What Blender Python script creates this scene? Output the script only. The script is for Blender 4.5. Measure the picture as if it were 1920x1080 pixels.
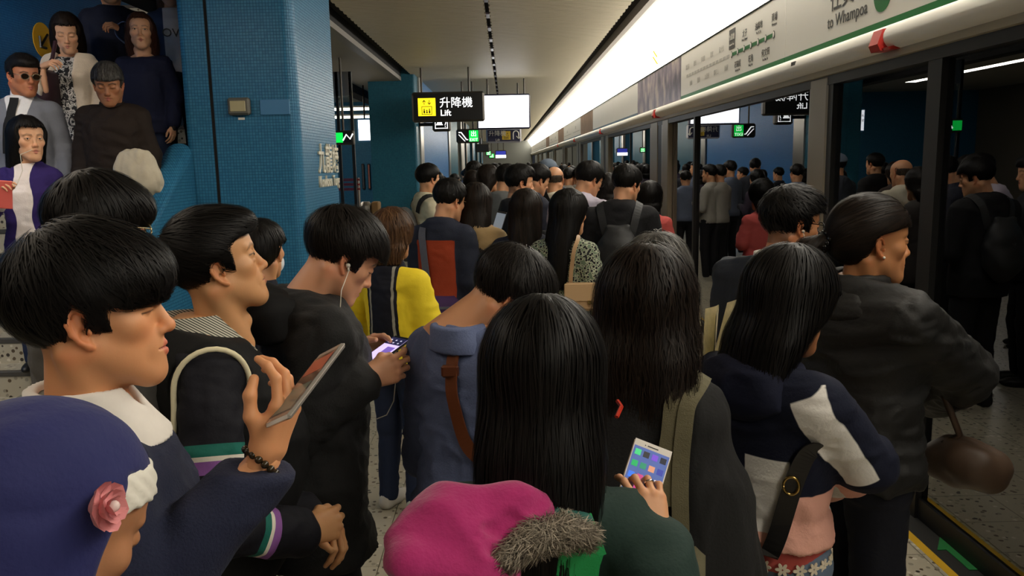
import bpy, math, random
import numpy as np
from mathutils import Vector, Matrix, Euler

# ------------------------------------------------------------------ camera, world, exposure
S = bpy.context.scene
for o in list(bpy.data.objects):
    bpy.data.objects.remove(o)
CAMH = 1.75
FPX = 1500.0
def unit(v):
    v = np.asarray(v, float); return v / np.linalg.norm(v)
_d = unit([(949 - 960) / FPX, (540 - 304) / FPX, 1.0])          # platform direction seen from the camera (x right, y up, z ahead)
_z = np.array([-0.02, 1.0, 0.0]); _z[2] = -(_z[0] * _d[0] + _z[1] * _d[1]) / _d[2]; _z = unit(_z)
_x = np.cross(_z, _d) * 1.0
if _x[0] < 0: _x = -_x
R_W2C = np.array([[_x[0], _d[0], _z[0]], [_x[1], _d[1], _z[1]], [_x[2], _d[2], _z[2]]])   # world xyz -> camera (right, up, ahead)
CR = R_W2C[0]; CU = R_W2C[1]; CA = R_W2C[2]                     # camera axes in world coordinates
def ray(u, v):
    return CR * ((u - 960) / FPX) + CU * ((540 - v) / FPX) + CA
def P(u, v, Y):
    r = ray(u, v); k = Y / r[1]; return np.array([0, 0, CAMH]) + r * k
def PX(u, v, X):
    r = ray(u, v); k = X / r[0]; return np.array([0, 0, CAMH]) + r * k
def PZ(u, v, Z):
    r = ray(u, v); k = (Z - CAMH) / r[2]; return np.array([0, 0, CAMH]) + r * k
def proj(p):
    q = R_W2C @ (np.asarray(p, float) - np.array([0, 0, CAMH]))
    return 960 + FPX * q[0] / q[2], 540 - FPX * q[1] / q[2]
cam = bpy.data.cameras.new('camera'); camo = bpy.data.objects.new('camera', cam)
S.collection.objects.link(camo); S.camera = camo
cam.sensor_width = 36; cam.lens = 36 * FPX / 1920; cam.clip_end = 300; cam.clip_start = 0.05
camo.matrix_world = Matrix(((CR[0], CU[0], -CA[0], 0), (CR[1], CU[1], -CA[1], 0), (CR[2], CU[2], -CA[2], CAMH), (0, 0, 0, 1)))
S.view_settings.view_transform = 'Standard'; S.view_settings.look = 'None'
S.view_settings.gamma = 1; S.view_settings.use_curve_mapping = False
S.view_settings.exposure = 0.15
w = bpy.data.worlds.new('World'); S.world = w; w.use_nodes = True
w.node_tree.nodes['Background'].inputs[0].default_value = (0.55, 0.6, 0.7, 1)
w.node_tree.nodes['Background'].inputs[1].default_value = 0.03
S.cycles.max_bounces = 6; S.cycles.diffuse_bounces = 3; S.cycles.glossy_bounces = 4
S.cycles.transparent_max_bounces = 12
S.cycles.sample_clamp_indirect = 6
try:
    S.cycles.use_denoising = True
except Exception: pass

def area(name, loc, size, power, col=(1, .93, .82), rot=(0, 0, 0), shape='RECTANGLE'):
    l = bpy.data.lights.new(name, 'AREA'); l.shape = shape; l.size = size[0]; l.size_y = size[1]
    l.energy = power; l.color = col
    o = bpy.data.objects.new(name, l); o.location = loc; o.rotation_euler = rot
    S.collection.objects.link(o); return o
# lamps out of view: stairwell and hall ceilings, and an added fill for the platform
area('stair_light', (-3.1, 5.6, 5.0), (1.4, 3.0), 1200, (1, .95, .88), (math.radians(25), math.radians(28), 0))
area('stair_light', (-3.1, 3.2, 4.2), (1.4, 1.6), 650, (1, .95, .88), (math.radians(50), math.radians(20), 0))  # second lamp, added to brighten the people on the stairs from the front
area('hall_light', (-5.2, 16, 3.35), (.25, 5), 90, (1, .92, .8))
area('platform_fill_left', (-2.3, 1.5, 3.05), (.5, 5), 42, (1, .86, .68))  # added fill lamp, no real fitting of the left soffit


# ------------------------------------------------------------------ materials
_mats = {}
def srgb(r, g, b):
    f = lambda c: (c / 255 / 12.92) if c / 255 <= .04045 else ((c / 255 + .055) / 1.055) ** 2.4
    return (f(r), f(g), f(b), 1)
class NT:
    def __init__(s, name):
        s.m = bpy.data.materials.new(name); s.m.use_nodes = True; s.t = s.m.node_tree
        s.b = s.t.nodes['Principled BSDF']
    def n(s, typ, **kw):
        x = s.t.nodes.new('ShaderNode' + typ)
        for k, v in kw.items():
            if hasattr(x, k) and k not in x.inputs: setattr(x, k, v)
            else: x.inputs[k].default_value = v
        return x
    def l(s, a, b): s.t.links.new(a, b)
def mat(name, col, rough=.6, metal=0, noise=0, nscale=20, bump=0, bscale=60, emit=None, estr=1, spec=.5, sheen=0):
    if name in _mats: return _mats[name]
    t = NT(name); b = t.b
    c = col if len(col) == 4 else (*col, 1)
    b.inputs['Base Color'].default_value = c; b.inputs['Roughness'].default_value = rough
    b.inputs['Metallic'].default_value = metal; b.inputs['Specular IOR Level'].default_value = spec
    if sheen: b.inputs['Sheen Weight'].default_value = sheen
    if noise or bump:
        tc = t.n('TexCoord')
    if noise:
        nz = t.n('TexNoise', Scale=nscale, Detail=4); t.l(tc.outputs['Object'], nz.inputs['Vector'])
        mr = t.n('MapRange'); mr.inputs['To Min'].default_value = 1 - noise; mr.inputs['To Max'].default_value = 1 + noise
        t.l(nz.outputs[0], mr.inputs['Value'])
        mx = t.n('VectorMath', operation='SCALE'); mx.inputs[0].default_value = c[:3]
        t.l(mr.outputs[0], mx.inputs['Scale']); t.l(mx.outputs[0], b.inputs['Base Color'])
    if bump:
        n2 = t.n('TexNoise', Scale=bscale, Detail=3); t.l(tc.outputs['Object'], n2.inputs['Vector'])
        bp = t.n('Bump', Strength=bump, Distance=.004); t.l(n2.outputs[0], bp.inputs['Height']); t.l(bp.outputs[0], b.inputs['Normal'])
    if emit:
        b.inputs['Emission Color'].default_value = emit if len(emit) == 4 else (*emit, 1)
        b.inputs['Emission Strength'].default_value = estr
    _mats[name] = t.m; return t.m
def skin_mat(name='skin'):
    if name in _mats: return _mats[name]
    t = NT(name); a = t.n('Attribute'); a.attribute_name = 'Col'
    t.l(a.outputs['Color'], t.b.inputs['Base Color'])
    tc = t.n('TexCoord'); nz = t.n('TexNoise', Scale=260, Detail=3); t.l(tc.outputs['Object'], nz.inputs['Vector'])
    bp = t.n('Bump', Strength=.12, Distance=.001); t.l(nz.outputs[0], bp.inputs['Height']); t.l(bp.outputs[0], t.b.inputs['Normal'])
    t.b.inputs['Roughness'].default_value = .5; t.b.inputs['Specular IOR Level'].default_value = .4
    t.b.inputs['Subsurface Weight'].default_value = .08; t.b.inputs['Subsurface Scale'].default_value = .01
    t.b.inputs['Subsurface Radius'].default_value = (1, .35, .2)
    _mats[name] = t.m; return t.m
def hair_mat(name, c1, c2, rough=.5):
    if name in _mats: return _mats[name]
    t = NT(name); a = t.n('Attribute'); a.attribute_name = 'rnd'
    mx = t.n('Mix', data_type='RGBA'); mx.inputs[6].default_value = (*c1, 1); mx.inputs[7].default_value = (*c2, 1)
    t.l(a.outputs['Fac'], mx.inputs[0]); t.l(mx.outputs[2], t.b.inputs['Base Color'])
    t.b.inputs['Roughness'].default_value = rough; t.b.inputs['Specular IOR Level'].default_value = .17
    _mats[name] = t.m; return t.m
def band_mat(name, stops, rough=.75, attr='s', bump=.25, bscale=90, noise=.06, cloth=True):
    """colour bands over the float attribute of a garment; stops = [(from value, colour)] in 0..1"""
    if name in _mats: return _mats[name]
    t = NT(name); a = t.n('Attribute'); a.attribute_name = attr
    cr = t.n('ValToRGB'); cr.color_ramp.interpolation = 'CONSTANT'
    e = cr.color_ramp.elements
    e[0].position = stops[0][0]; e[0].color = stops[0][1]
    e[1].position = stops[1][0]; e[1].color = stops[1][1]
    for p, c in stops[2:]:
        x = e.new(p); x.color = c
    t.l(a.outputs['Fac'], cr.inputs[0]); t.l(cr.outputs[0], t.b.inputs['Base Color'])
    t.b.inputs['Roughness'].default_value = rough; t.b.inputs['Specular IOR Level'].default_value = .25
    tc = t.n('TexCoord'); nz = t.n('TexNoise', Scale=bscale, Detail=3); t.l(tc.outputs['Object'], nz.inputs['Vector'])
    bp = t.n('Bump', Strength=bump, Distance=.004); t.l(nz.outputs[0], bp.inputs['Height']); t.l(bp.outputs[0], t.b.inputs['Normal'])
    _mats[name] = t.m; return t.m
def layer_mat(name, base, layers, rough=.85, bump=.3, bscale=150, soft=.0015):
    """base colour with patches: each layer shows where its float attribute is above zero"""
    if name in _mats: return _mats[name]
    t = NT(name); last = None
    for at, c in layers:
        a = t.n('Attribute'); a.attribute_name = at
        mr = t.n('MapRange'); mr.inputs['From Min'].default_value = -soft; mr.inputs['From Max'].default_value = soft
        t.l(a.outputs['Fac'], mr.inputs['Value'])
        mx = t.n('Mix', data_type='RGBA'); mx.inputs[6].default_value = base; mx.inputs[7].default_value = c
        t.l(mr.outputs[0], mx.inputs[0])
        if last: t.l(last, mx.inputs[6])
        last = mx.outputs[2]
    t.l(last, t.b.inputs['Base Color']); t.b.inputs['Roughness'].default_value = rough; t.b.inputs['Specular IOR Level'].default_value = .25
    tc = t.n('TexCoord'); nz = t.n('TexNoise', Scale=bscale, Detail=3); t.l(tc.outputs['Object'], nz.inputs['Vector'])
    bp = t.n('Bump', Strength=bump, Distance=.004); t.l(nz.outputs[0], bp.inputs['Height']); t.l(bp.outputs[0], t.b.inputs['Normal'])
    _mats[name] = t.m; return t.m
def cloth(name, rgb, rough=.8, **k):
    k.setdefault('noise', .12); k.setdefault('nscale', 25); k.setdefault('bump', .35); k.setdefault('bscale', 70); k.setdefault('spec', .25)
    return mat(name, srgb(*rgb), rough, **k)

# ------------------------------------------------------------------ objects
def link(o, parent=None):
    S.collection.objects.link(o)
    if parent: o.parent = parent
    return o
def mesh_obj(name, V, F, m=None, parent=None, smooth=True, loc=None):
    me = bpy.data.meshes.new(name)
    V = np.asarray(V, np.float32); nv = len(V)
    me.vertices.add(nv); me.vertices.foreach_set('co', V.ravel())
    if isinstance(F, np.ndarray):
        n = F.shape[1]; nf = len(F)
        me.loops.add(nf * n); me.loops.foreach_set('vertex_index', F.astype(np.int32).ravel())
        me.polygons.add(nf); me.polygons.foreach_set('loop_start', np.arange(0, nf * n, n, dtype=np.int32))
        me.polygons.foreach_set('use_smooth', np.full(nf, bool(smooth)))
    else:
        ls = np.cumsum([0] + [len(f) for f in F])[:-1].astype(np.int32)
        fl = np.array([i for f in F for i in f], np.int32)
        me.loops.add(len(fl)); me.loops.foreach_set('vertex_index', fl)
        me.polygons.add(len(F)); me.polygons.foreach_set('loop_start', ls)
        me.polygons.foreach_set('use_smooth', np.full(len(F), bool(smooth)))
    me.update(calc_edges=True); me.validate()
    if m: me.materials.append(m)
    o = bpy.data.objects.new(name, me)
    if loc is not None: o.location = loc
    return link(o, parent)
def attr_f(o, name, vals):
    a = o.data.attributes.new(name, 'FLOAT', 'POINT'); a.data.foreach_set('value', np.asarray(vals, np.float32))
def attr_c(o, name, cols):
    a = o.data.attributes.new(name, 'FLOAT_COLOR', 'POINT')
    c = np.ones((len(cols), 4), np.float32); c[:, :3] = cols; a.data.foreach_set('color', c.ravel())
def empty(name, loc=(0, 0, 0), rz=0, label=None, cat=None, group=None):
    o = bpy.data.objects.new(name, None); o.location = loc; o.rotation_euler = (0, 0, rz); link(o)
    o.empty_display_size = .1
    tag(o, label, cat, group); return o
def tag(o, label=None, cat=None, group=None, kind=None):
    if label: o['label'] = label
    if cat: o['category'] = cat
    if group: o['group'] = group
    if kind: o['kind'] = kind
    return o
class MB:
    """collects shapes into one mesh"""
    def __init__(s): s.V = []; s.F = []
    def add(s, V, F):
        b = len(s.V); s.V += [tuple(v) for v in V]; s.F += [tuple(i + b for i in f) for f in F]; return s
    def box(s, lo, hi, M=None, bev=0):
        lo = np.array(lo, float); hi = np.array(hi, float)
        if bev <= 0:
            V = [(x, y, z) for x in (lo[0], hi[0]) for y in (lo[1], hi[1]) for z in (lo[2], hi[2])]
            F = [(0, 1, 3, 2), (4, 6, 7, 5), (0, 4, 5, 1), (2, 3, 7, 6), (0, 2, 6, 4), (1, 5, 7, 3)]
        else:
            b = min(bev, .49 * min(hi - lo)); V = []
            for x in (0, 1):
                for y in (0, 1):
                    for z in (0, 1):
                        c = [(hi if q else lo)[i] for i, q in enumerate((x, y, z))]
                        sg = [(-1 if q else 1) * b for q in (x, y, z)]
                        V += [(c[0], c[1] + sg[1], c[2] + sg[2]), (c[0] + sg[0], c[1], c[2] + sg[2]), (c[0] + sg[0], c[1] + sg[1], c[2])]
            def I(x, y, z, a): return (x * 4 + y * 2 + z) * 3 + a
            F = [(I(0,0,0,0), I(0,0,1,0), I(0,1,1,0), I(0,1,0,0)), (I(1,0,0,0), I(1,1,0,0), I(1,1,1,0), I(1,0,1,0)),
                 (I(0,0,0,1), I(1,0,0,1), I(1,0,1,1), I(0,0,1,1)), (I(0,1,0,1), I(0,1,1,1), I(1,1,1,1), I(1,1,0,1)),
                 (I(0,0,0,2), I(0,1,0,2), I(1,1,0,2), I(1,0,0,2)), (I(0,0,1,2), I(1,0,1,2), I(1,1,1,2), I(0,1,1,2))]
            for x in (0, 1):
                for y in (0, 1): F.append((I(x,y,0,0), I(x,y,0,1), I(x,y,1,1), I(x,y,1,0)) if (x ^ y) == 0 else (I(x,y,0,0), I(x,y,1,0), I(x,y,1,1), I(x,y,0,1)))
                for z in (0, 1): F.append((I(x,0,z,0), I(x,1,z,0), I(x,1,z,2), I(x,0,z,2)) if (x ^ z) == 0 else (I(x,0,z,0), I(x,0,z,2), I(x,1,z,2), I(x,1,z,0)))
            for y in (0, 1):
                for z in (0, 1): F.append((I(0,y,z,1), I(0,y,z,2), I(1,y,z,2), I(1,y,z,1)) if (y ^ z) == 0 else (I(0,y,z,1), I(1,y,z,1), I(1,y,z,2), I(0,y,z,2)))
            for x in (0, 1):
                for y in (0, 1):
                    for z in (0, 1):
                        t = (I(x,y,z,0), I(x,y,z,1), I(x,y,z,2)); F.append(t if (x + y + z) % 2 else t[::-1])
        if M is not None: V = [tuple(M @ Vector(v)) for v in V]
        return s.add(V, F)
    def tube(s, pts, r, n=8, cap=True):
        pts = [np.array(p, float) for p in pts]
        rs = r if hasattr(r, '__len__') else [r] * len(pts)
        V = []; F = []; up = np.array([0, 0, 1.])
        prev = None
        for i, p in enumerate(pts):
            t = pts[min(i + 1, len(pts) - 1)] - pts[max(i - 1, 0)]; t = t / (np.linalg.norm(t) + 1e-9)
            if prev is None:
                a = np.cross(t, up if abs(t[2]) < .9 else np.array([1., 0, 0]))
            else: a = prev - t * prev.dot(t)
            a /= np.linalg.norm(a) + 1e-9; prev = a; b = np.cross(t, a)
            for k in range(n):
                th = 2 * math.pi * k / n; V.append(p + rs[i] * (math.cos(th) * a + math.sin(th) * b))
        for i in range(len(pts) - 1):
            for k in range(n):
                F.append((i * n + k, i * n + (k + 1) % n, (i + 1) * n + (k + 1) % n, (i + 1) * n + k))
        if cap: F.append(tuple(range(n - 1, -1, -1))); F.append(tuple(range((len(pts) - 1) * n, len(pts) * n)))
        return s.add(V, F)
    def lathe(s, prof, c=(0, 0, 0), n=16, M=None):
        V = []; F = []
        for r, z in prof:
            for k in range(n):
                th = 2 * math.pi * k / n; V.append((c[0] + r * math.cos(th), c[1] + r * math.sin(th), c[2] + z))
        for i in range(len(prof) - 1):
            for k in range(n): F.append((i * n + k, i * n + (k + 1) % n, (i + 1) * n + (k + 1) % n, (i + 1) * n + k))
        F.append(tuple(range(n - 1, -1, -1))); F.append(tuple(range((len(prof) - 1) * n, len(prof) * n)))
        if M is not None: V = [tuple(M @ Vector(v)) for v in V]
        return s.add(V, F)
    def prism(s, poly, y0, y1, axis='y', M=None):
        """poly in the two other axes, extruded along axis"""
        n = len(poly); V = []
        for y in (y0, y1):
            for a, b in poly:
                V.append({'y': (a, y, b), 'x': (y, a, b), 'z': (a, b, y)}[axis])
        F = [tuple(range(n)), tuple(range(2 * n - 1, n - 1, -1))] + [(i, i + n, (i + 1) % n + n, (i + 1) % n) for i in range(n)]
        if M is not None: V = [tuple(M @ Vector(v)) for v in V]
        return s.add(V, F)
    def ball(s, c, r, n=10, m=6):
        r = np.array(r if hasattr(r, '__len__') else (r, r, r), float); V = []; F = []
        for i in range(m + 1):
            ph = math.pi * i / m
            for k in range(n):
                th = 2 * math.pi * k / n
                V.append((c[0] + r[0] * math.sin(ph) * math.cos(th), c[1] + r[1] * math.sin(ph) * math.sin(th), c[2] + r[2] * math.cos(ph)))
        for i in range(m):
            for k in range(n): F.append((i * n + k, (i + 1) * n + k, (i + 1) * n + (k + 1) % n, i * n + (k + 1) % n))
        return s.add(V, F)
    def build(s, name, m, parent=None, smooth=False, loc=None):
        o = mesh_obj(name, s.V, s.F, m, parent, smooth, loc); return o
def text_mesh(name, body, size, m, M, parent=None, extrude=.001, align='LEFT', sx=1.0, bold=0):
    c = bpy.data.curves.new(name, 'FONT'); c.body = body; c.size = size; c.extrude = extrude; c.align_x = align
    c.resolution_u = 3; c.offset = bold
    o = bpy.data.objects.new(name, c); S.collection.objects.link(o)
    dg = bpy.context.evaluated_depsgraph_get()
    me = bpy.data.meshes.new_from_object(o.evaluated_get(dg)); me.name = name
    bpy.data.objects.remove(o); bpy.data.curves.remove(c)
    me.transform(M @ Matrix.Diagonal((sx, 1, 1, 1)))
    me.materials.clear(); me.materials.append(m)
    r = bpy.data.objects.new(name, me); return link(r, parent)
def frame(o, x, y):
    """matrix with local x, y axes along the given world directions"""
    x = unit(x); y = unit(y); z = np.cross(x, y)
    return Matrix(((x[0], y[0], z[0], o[0]), (x[1], y[1], z[1], o[1]), (x[2], y[2], z[2], o[2]), (0, 0, 0, 1)))

# ------------------------------------------------------------------ implicit surfaces
def ell(c, r, R=None):
    c = np.array(c, np.float32); r = np.array(r, np.float32)
    Ri = None if R is None else np.array(R, np.float32)
    def f(p):
        q = p - c
        if Ri is not None: q = q @ Ri
        k0 = np.sqrt(((q / r) ** 2).sum(1)) + 1e-9; k1 = np.sqrt(((q / (r * r)) ** 2).sum(1)) + 1e-9
        return k0 * (k0 - 1) / k1
    return f
def cone(a, b, ra, rb):
    a = np.array(a, np.float32); b = np.array(b, np.float32); ab = b - a; L2 = float(ab @ ab) + 1e-9
    def f(p):
        t = np.clip(((p - a) @ ab) / L2, 0, 1)
        return np.sqrt(((p - a - t[:, None] * ab) ** 2).sum(1)) - (ra + t * (rb - ra))
    return f
def loft(tab, n=2.3):
    """stack of ellipses: rows z, cx, cy, rx, ry"""
    T = np.array(tab, np.float32)
    def f(p):
        z = p[:, 2]
        cx, cy, rx, ry = (np.interp(z, T[:, 0], T[:, i]).astype(np.float32) for i in (1, 2, 3, 4))
        x = np.abs(p[:, 0] - cx) / rx; y = np.abs(p[:, 1] - cy) / ry
        d = ((x ** n + y ** n) ** (1 / n) - 1) * np.minimum(rx, ry)
        dz = np.maximum(z - T[-1, 0], T[0, 0] - z)
        return np.where((d > 0) & (dz > 0), np.sqrt(d * d + dz * dz), np.maximum(d, dz))
    return f
def plane(n, c):
    n = np.array(unit(n), np.float32)
    return lambda p: p @ n - c
def smin(a, b, k):
    h = np.clip(k - np.abs(a - b), 0, None) / k
    return np.minimum(a, b) - h * h * k * .25
def smax(a, b, k): return -smin(-a, -b, k)
def comb(ops):
    """ops: (kind u/s/i, fn, k)"""
    def f(p):
        d = None
        for kind, g, k in ops:
            e = g(p)
            if d is None: d = e
            elif kind == 'u': d = smin(d, e, k)
            elif kind == 's': d = smax(d, -e, k)
            else: d = smax(d, e, k)
        return d
    return f
def surf(fn, lo, hi, res, newton=1):
    lo = np.array(lo, float); hi = np.array(hi, float); B = 6
    nb = np.maximum(1, np.ceil((hi - lo) / (res * B)).astype(int)); n = nb * B
    bc = [lo[i] + (np.arange(nb[i]) + .5) * B * res - res * .5 for i in range(3)]
    C = np.stack(np.meshgrid(*bc, indexing='ij'), -1).reshape(-1, 3).astype(np.float32)
    dc = fn(C)
    V = np.repeat(np.repeat(np.repeat(dc.reshape(nb), B, 0), B, 1), B, 2).astype(np.float32)
    near = np.where(np.abs(dc) < res * B * 1.5)[0]
    bi = np.stack(np.unravel_index(near, nb), -1)
    off = np.stack(np.meshgrid(*[np.arange(B)] * 3, indexing='ij'), -1).reshape(-1, 3)
    idx = (bi[:, None, :] * B + off[None]).reshape(-1, 3)
    pts = (lo + idx * res).astype(np.float32)
    vals = np.concatenate([fn(pts[i:i + 200000]) for i in range(0, len(pts), 200000)]) if len(pts) else np.zeros(0)
    V[idx[:, 0], idx[:, 1], idx[:, 2]] = vals
    ins = V < 0
    c8 = sum(ins[a:n[0] - 1 + a, b:n[1] - 1 + b, c:n[2] - 1 + c].astype(np.int8) for a in (0, 1) for b in (0, 1) for c in (0, 1))
    act = (c8 > 0) & (c8 < 8); ci = np.argwhere(act)
    num = -np.ones(act.shape, np.int64); num[act] = np.arange(len(ci))
    acc = np.zeros((len(ci), 3)); cnt = np.zeros(len(ci))
    for ax in range(3):
        o1, o2 = [i for i in range(3) if i != ax]
        for a in (0, 1):
            for b in (0, 1):
                s = np.zeros(3, int); s[o1] = a; s[o2] = b; e = s.copy(); e[ax] = 1
                i0 = ci + s; i1 = ci + e
                v0 = V[i0[:, 0], i0[:, 1], i0[:, 2]]; v1 = V[i1[:, 0], i1[:, 1], i1[:, 2]]
                m = (v0 < 0) != (v1 < 0); t = v0[m] / (v0[m] - v1[m])
                q = i0[m].astype(float); q[:, ax] += t
                acc[m] += q; cnt[m] += 1
    W = lo + acc / cnt[:, None] * res
    Q = []
    for ax in range(3):
        o1, o2 = (ax + 1) % 3, (ax + 2) % 3
        sl0 = [slice(None)] * 3; sl1 = [slice(None)] * 3; sl0[ax] = slice(0, n[ax] - 1); sl1[ax] = slice(1, n[ax])
        a = ins[tuple(sl0)]; b = ins[tuple(sl1)]
        for flip, mk in ((0, a & ~b), (1, ~a & b)):
            e = np.argwhere(mk)
            e = e[(e[:, o1] > 0) & (e[:, o2] > 0) & (e[:, o1] < n[o1] - 1) & (e[:, o2] < n[o2] - 1)]
            q = []
            for d1, d2 in ((-1, -1), (0, -1), (0, 0), (-1, 0)):
                k = e.copy(); k[:, o1] += d1; k[:, o2] += d2; q.append(num[k[:, 0], k[:, 1], k[:, 2]])
            q = np.stack(q, 1)
            Q.append(q[:, ::-1] if flip else q)
    Q = np.concatenate(Q); Q = Q[(Q >= 0).all(1)]
    for _ in range(newton):
        d, g = grad(fn, W, res * .5); W = W - np.clip(d, -res, res)[:, None] * g
    return W, Q
def grad(fn, W, h):
    W = W.astype(np.float32); d = fn(W)
    g = np.stack([fn(W + np.eye(3, dtype=np.float32)[i] * h) - fn(W - np.eye(3, dtype=np.float32)[i] * h) for i in range(3)], 1)
    return d, g / (np.linalg.norm(g, axis=1, keepdims=True) + 1e-9)
_rs = np.random.RandomState(5); _G = _rs.rand(32, 32, 32).astype(np.float32)
def vnoise(p):
    q = np.asarray(p); i = np.floor(q).astype(int); f = q - i; f = f * f * (3 - 2 * f); r = 0
    for a in (0, 1):
        for b in (0, 1):
            for c in (0, 1):
                wgt = (f[:, 0] if a else 1 - f[:, 0]) * (f[:, 1] if b else 1 - f[:, 1]) * (f[:, 2] if c else 1 - f[:, 2])
                r = r + wgt * _G[(i[:, 0] + a) % 32, (i[:, 1] + b) % 32, (i[:, 2] + c) % 32]
    return r
def vnormals(V, Q):
    fn_ = np.cross(V[Q[:, 1]] - V[Q[:, 0]], V[Q[:, 2]] - V[Q[:, 0]]); N = np.zeros_like(V)
    for k in range(Q.shape[1]): np.add.at(N, Q[:, k], fn_)
    return N / (np.linalg.norm(N, axis=1, keepdims=True) + 1e-12)
def rot(yaw=0, pitch=0, roll=0):
    """yaw: degrees clockwise from +Y; pitch: nod down; roll: tilt to its right"""
    M = Euler((math.radians(-pitch), math.radians(roll), 0), 'YXZ').to_matrix()
    Z = Matrix.Rotation(math.radians(-yaw), 3, 'Z')
    return np.array(Z @ M)
# ------------------------------------------------------------------ heads
def LIPS(s):
    return (((0, .0930, -.0574), (s * .0225, .0835, -.0622), .0063, .0024), ((0, .0922, -.0697), (s * .0210, .0830, -.0648), .0075, .0026))
def head_ops(kind='m', eye='open', old=0):
    fem = kind == 'f'
    jw = .046 if fem else .053
    ops = [('u', ell((0, -.008, .035), (.076, .098, .083)), .01),
           ('u', ell((0, .028, .042), (.064, .061, .055)), .02),
           ('u', ell((0, .030, -.020), (.064 if not fem else .061, .057, .066)), .02),
           ('u', ell((0, .034, -.064), (.050 if not fem else .043, .049, .044)), .03),
           ('u', ell((0, .072 if not fem else .069, -.097), (.021 if not fem else .017, .019, .020)), .022)]
    for s in (-1, 1):
        ops += [('u', cone((s * jw, .005, -.050), (s * .017, .068, -.098), .019, .017), .03),
                ('u', ell((s * .044, .056, -.016), (.021, .020, .018)), .02),
                ('u', cone((s * .014, .086, .024), (s * .046, .072, .027), .0065 if not fem else .004, .005), .014)]
        ops += [('s', ell((s * .032, .099, .009), (.019, .015, .0115)), .012),
                ('u', ell((s * .0315, .0755, .0065), (.0155, .0150, .0125)), .005)]
        if eye == 'open':
            ops += [('s', ell((s * .0315, .0955, .0052), (.0142, .012, .0044)), .002)]
        else:
            ops += [('s', ell((s * .0315, .097, .0010), (.0135, .008, .0012)), .002)]
        if old:
            ops += [('s', cone((s * .020, .100, -.036), (s * .036, .080, -.070), .0025, .002), .008),
                    ('u', ell((s * .031, .080, -.008), (.013, .008, .006)), .006)]
    ops += [('u', cone((0, .085, .014), (0, .1015 if not fem else .099, -.027), .0068, .0105 if not fem else .009), .010),
            ('u', ell((0, .1035 if not fem else .100, -.0305), (.0125, .0115, .0105)), .006)]
    for s in (-1, 1):
        ops += [('u', ell((s * .0112, .0935, -.0345), (.0066, .0090, .0070)), .005),
                ('s', ell((s * .0062, .0985, -.0435), (.0038, .0055, .004)), .003)]
    ops += [('u', ell((0, .0775, -.059), (.030, .0170, .026)), .016)]
    for s in (-1, 1):
        ops += [('u', cone(*LIPS(s)[0]), .003), ('u', cone(*LIPS(s)[1]), .003)]
    for s in (-1, 1): ops += [('s', cone((0, .0998, -.0632), (s * .0235, .0895, -.0634), .0024, .0016), .0015)]
    for s in (-1, 1):
        ph = math.radians(27); ti = math.radians(12)
        def ear(bk, h, o=0., s=s, ph=ph, ti=ti):
            b2 = bk * math.cos(ti) + h * math.sin(ti) ; h2 = h * math.cos(ti) - bk * math.sin(ti)
            return np.array((s * (.0735 + bk * math.sin(ph) + o * math.cos(ph)), .004 - b2 * math.cos(ph) + o * math.sin(ph), -.010 + h2))
        hel = [ear(*q) for q in ((-.004, .010, .003), (-.001, .024, .003), (.008, .031, .002), (.018, .027, .002), (.0235, .014, .002), (.0215, -.002, .001), (.015, -.015, .001), (.008, -.024, .001), (.002, -.030, .001))]
        fill = [((.008, .018), .006), ((.012, .006), .008), ((.009, -.006), .008), ((.006, -.018), .006)]
        for (bk, h), rr in fill: ops.append(('u', ell(ear(bk, h, -.004), (.0045, rr * 1.2, rr * 1.5)), .004))
        for a_, b_ in zip(hel[:-1], hel[1:]): ops.append(('u', cone(a_, b_, .0037, .0037), .0025))
        ops += [('u', cone(ear(.004, -.028, 0), ear(.006, -.024, 0), .0055, .005), .004),
                ('u', cone(ear(.016, .016, .000), ear(.014, -.008, .001), .0028, .003), .003),
                ('s', ell(ear(.006, -.005, .004), (.006, .0065, .0095)), .003),
                ('s', ell(ear(.006, -.004, -.001), (.006, .0035, .0045)), .002),
                ('u', ell(ear(-.002, -.006, .002), (.004, .0035, .006)), .003)]
    r = .051 if not fem else .043
    ops += [('u', cone((0, -.022, -.045), (0, -.036, -.21), r, r + .006), .035)]
    if not fem: ops += [('u', ell((0, .024, -.150), (.012, .016, .017)), .02)]
    for s in (-1, 1): ops += [('u', cone((s * .06, -.03, -.05), (s * .018, .012, -.2), .014, .012), .03)]
    return ops
def _bump(p, c, r): return np.clip(1.25 - np.sqrt((((p - np.array(c)) / np.array(r)) ** 2).sum(1)), 0, 1) ** .7
_heads = {}
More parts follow.
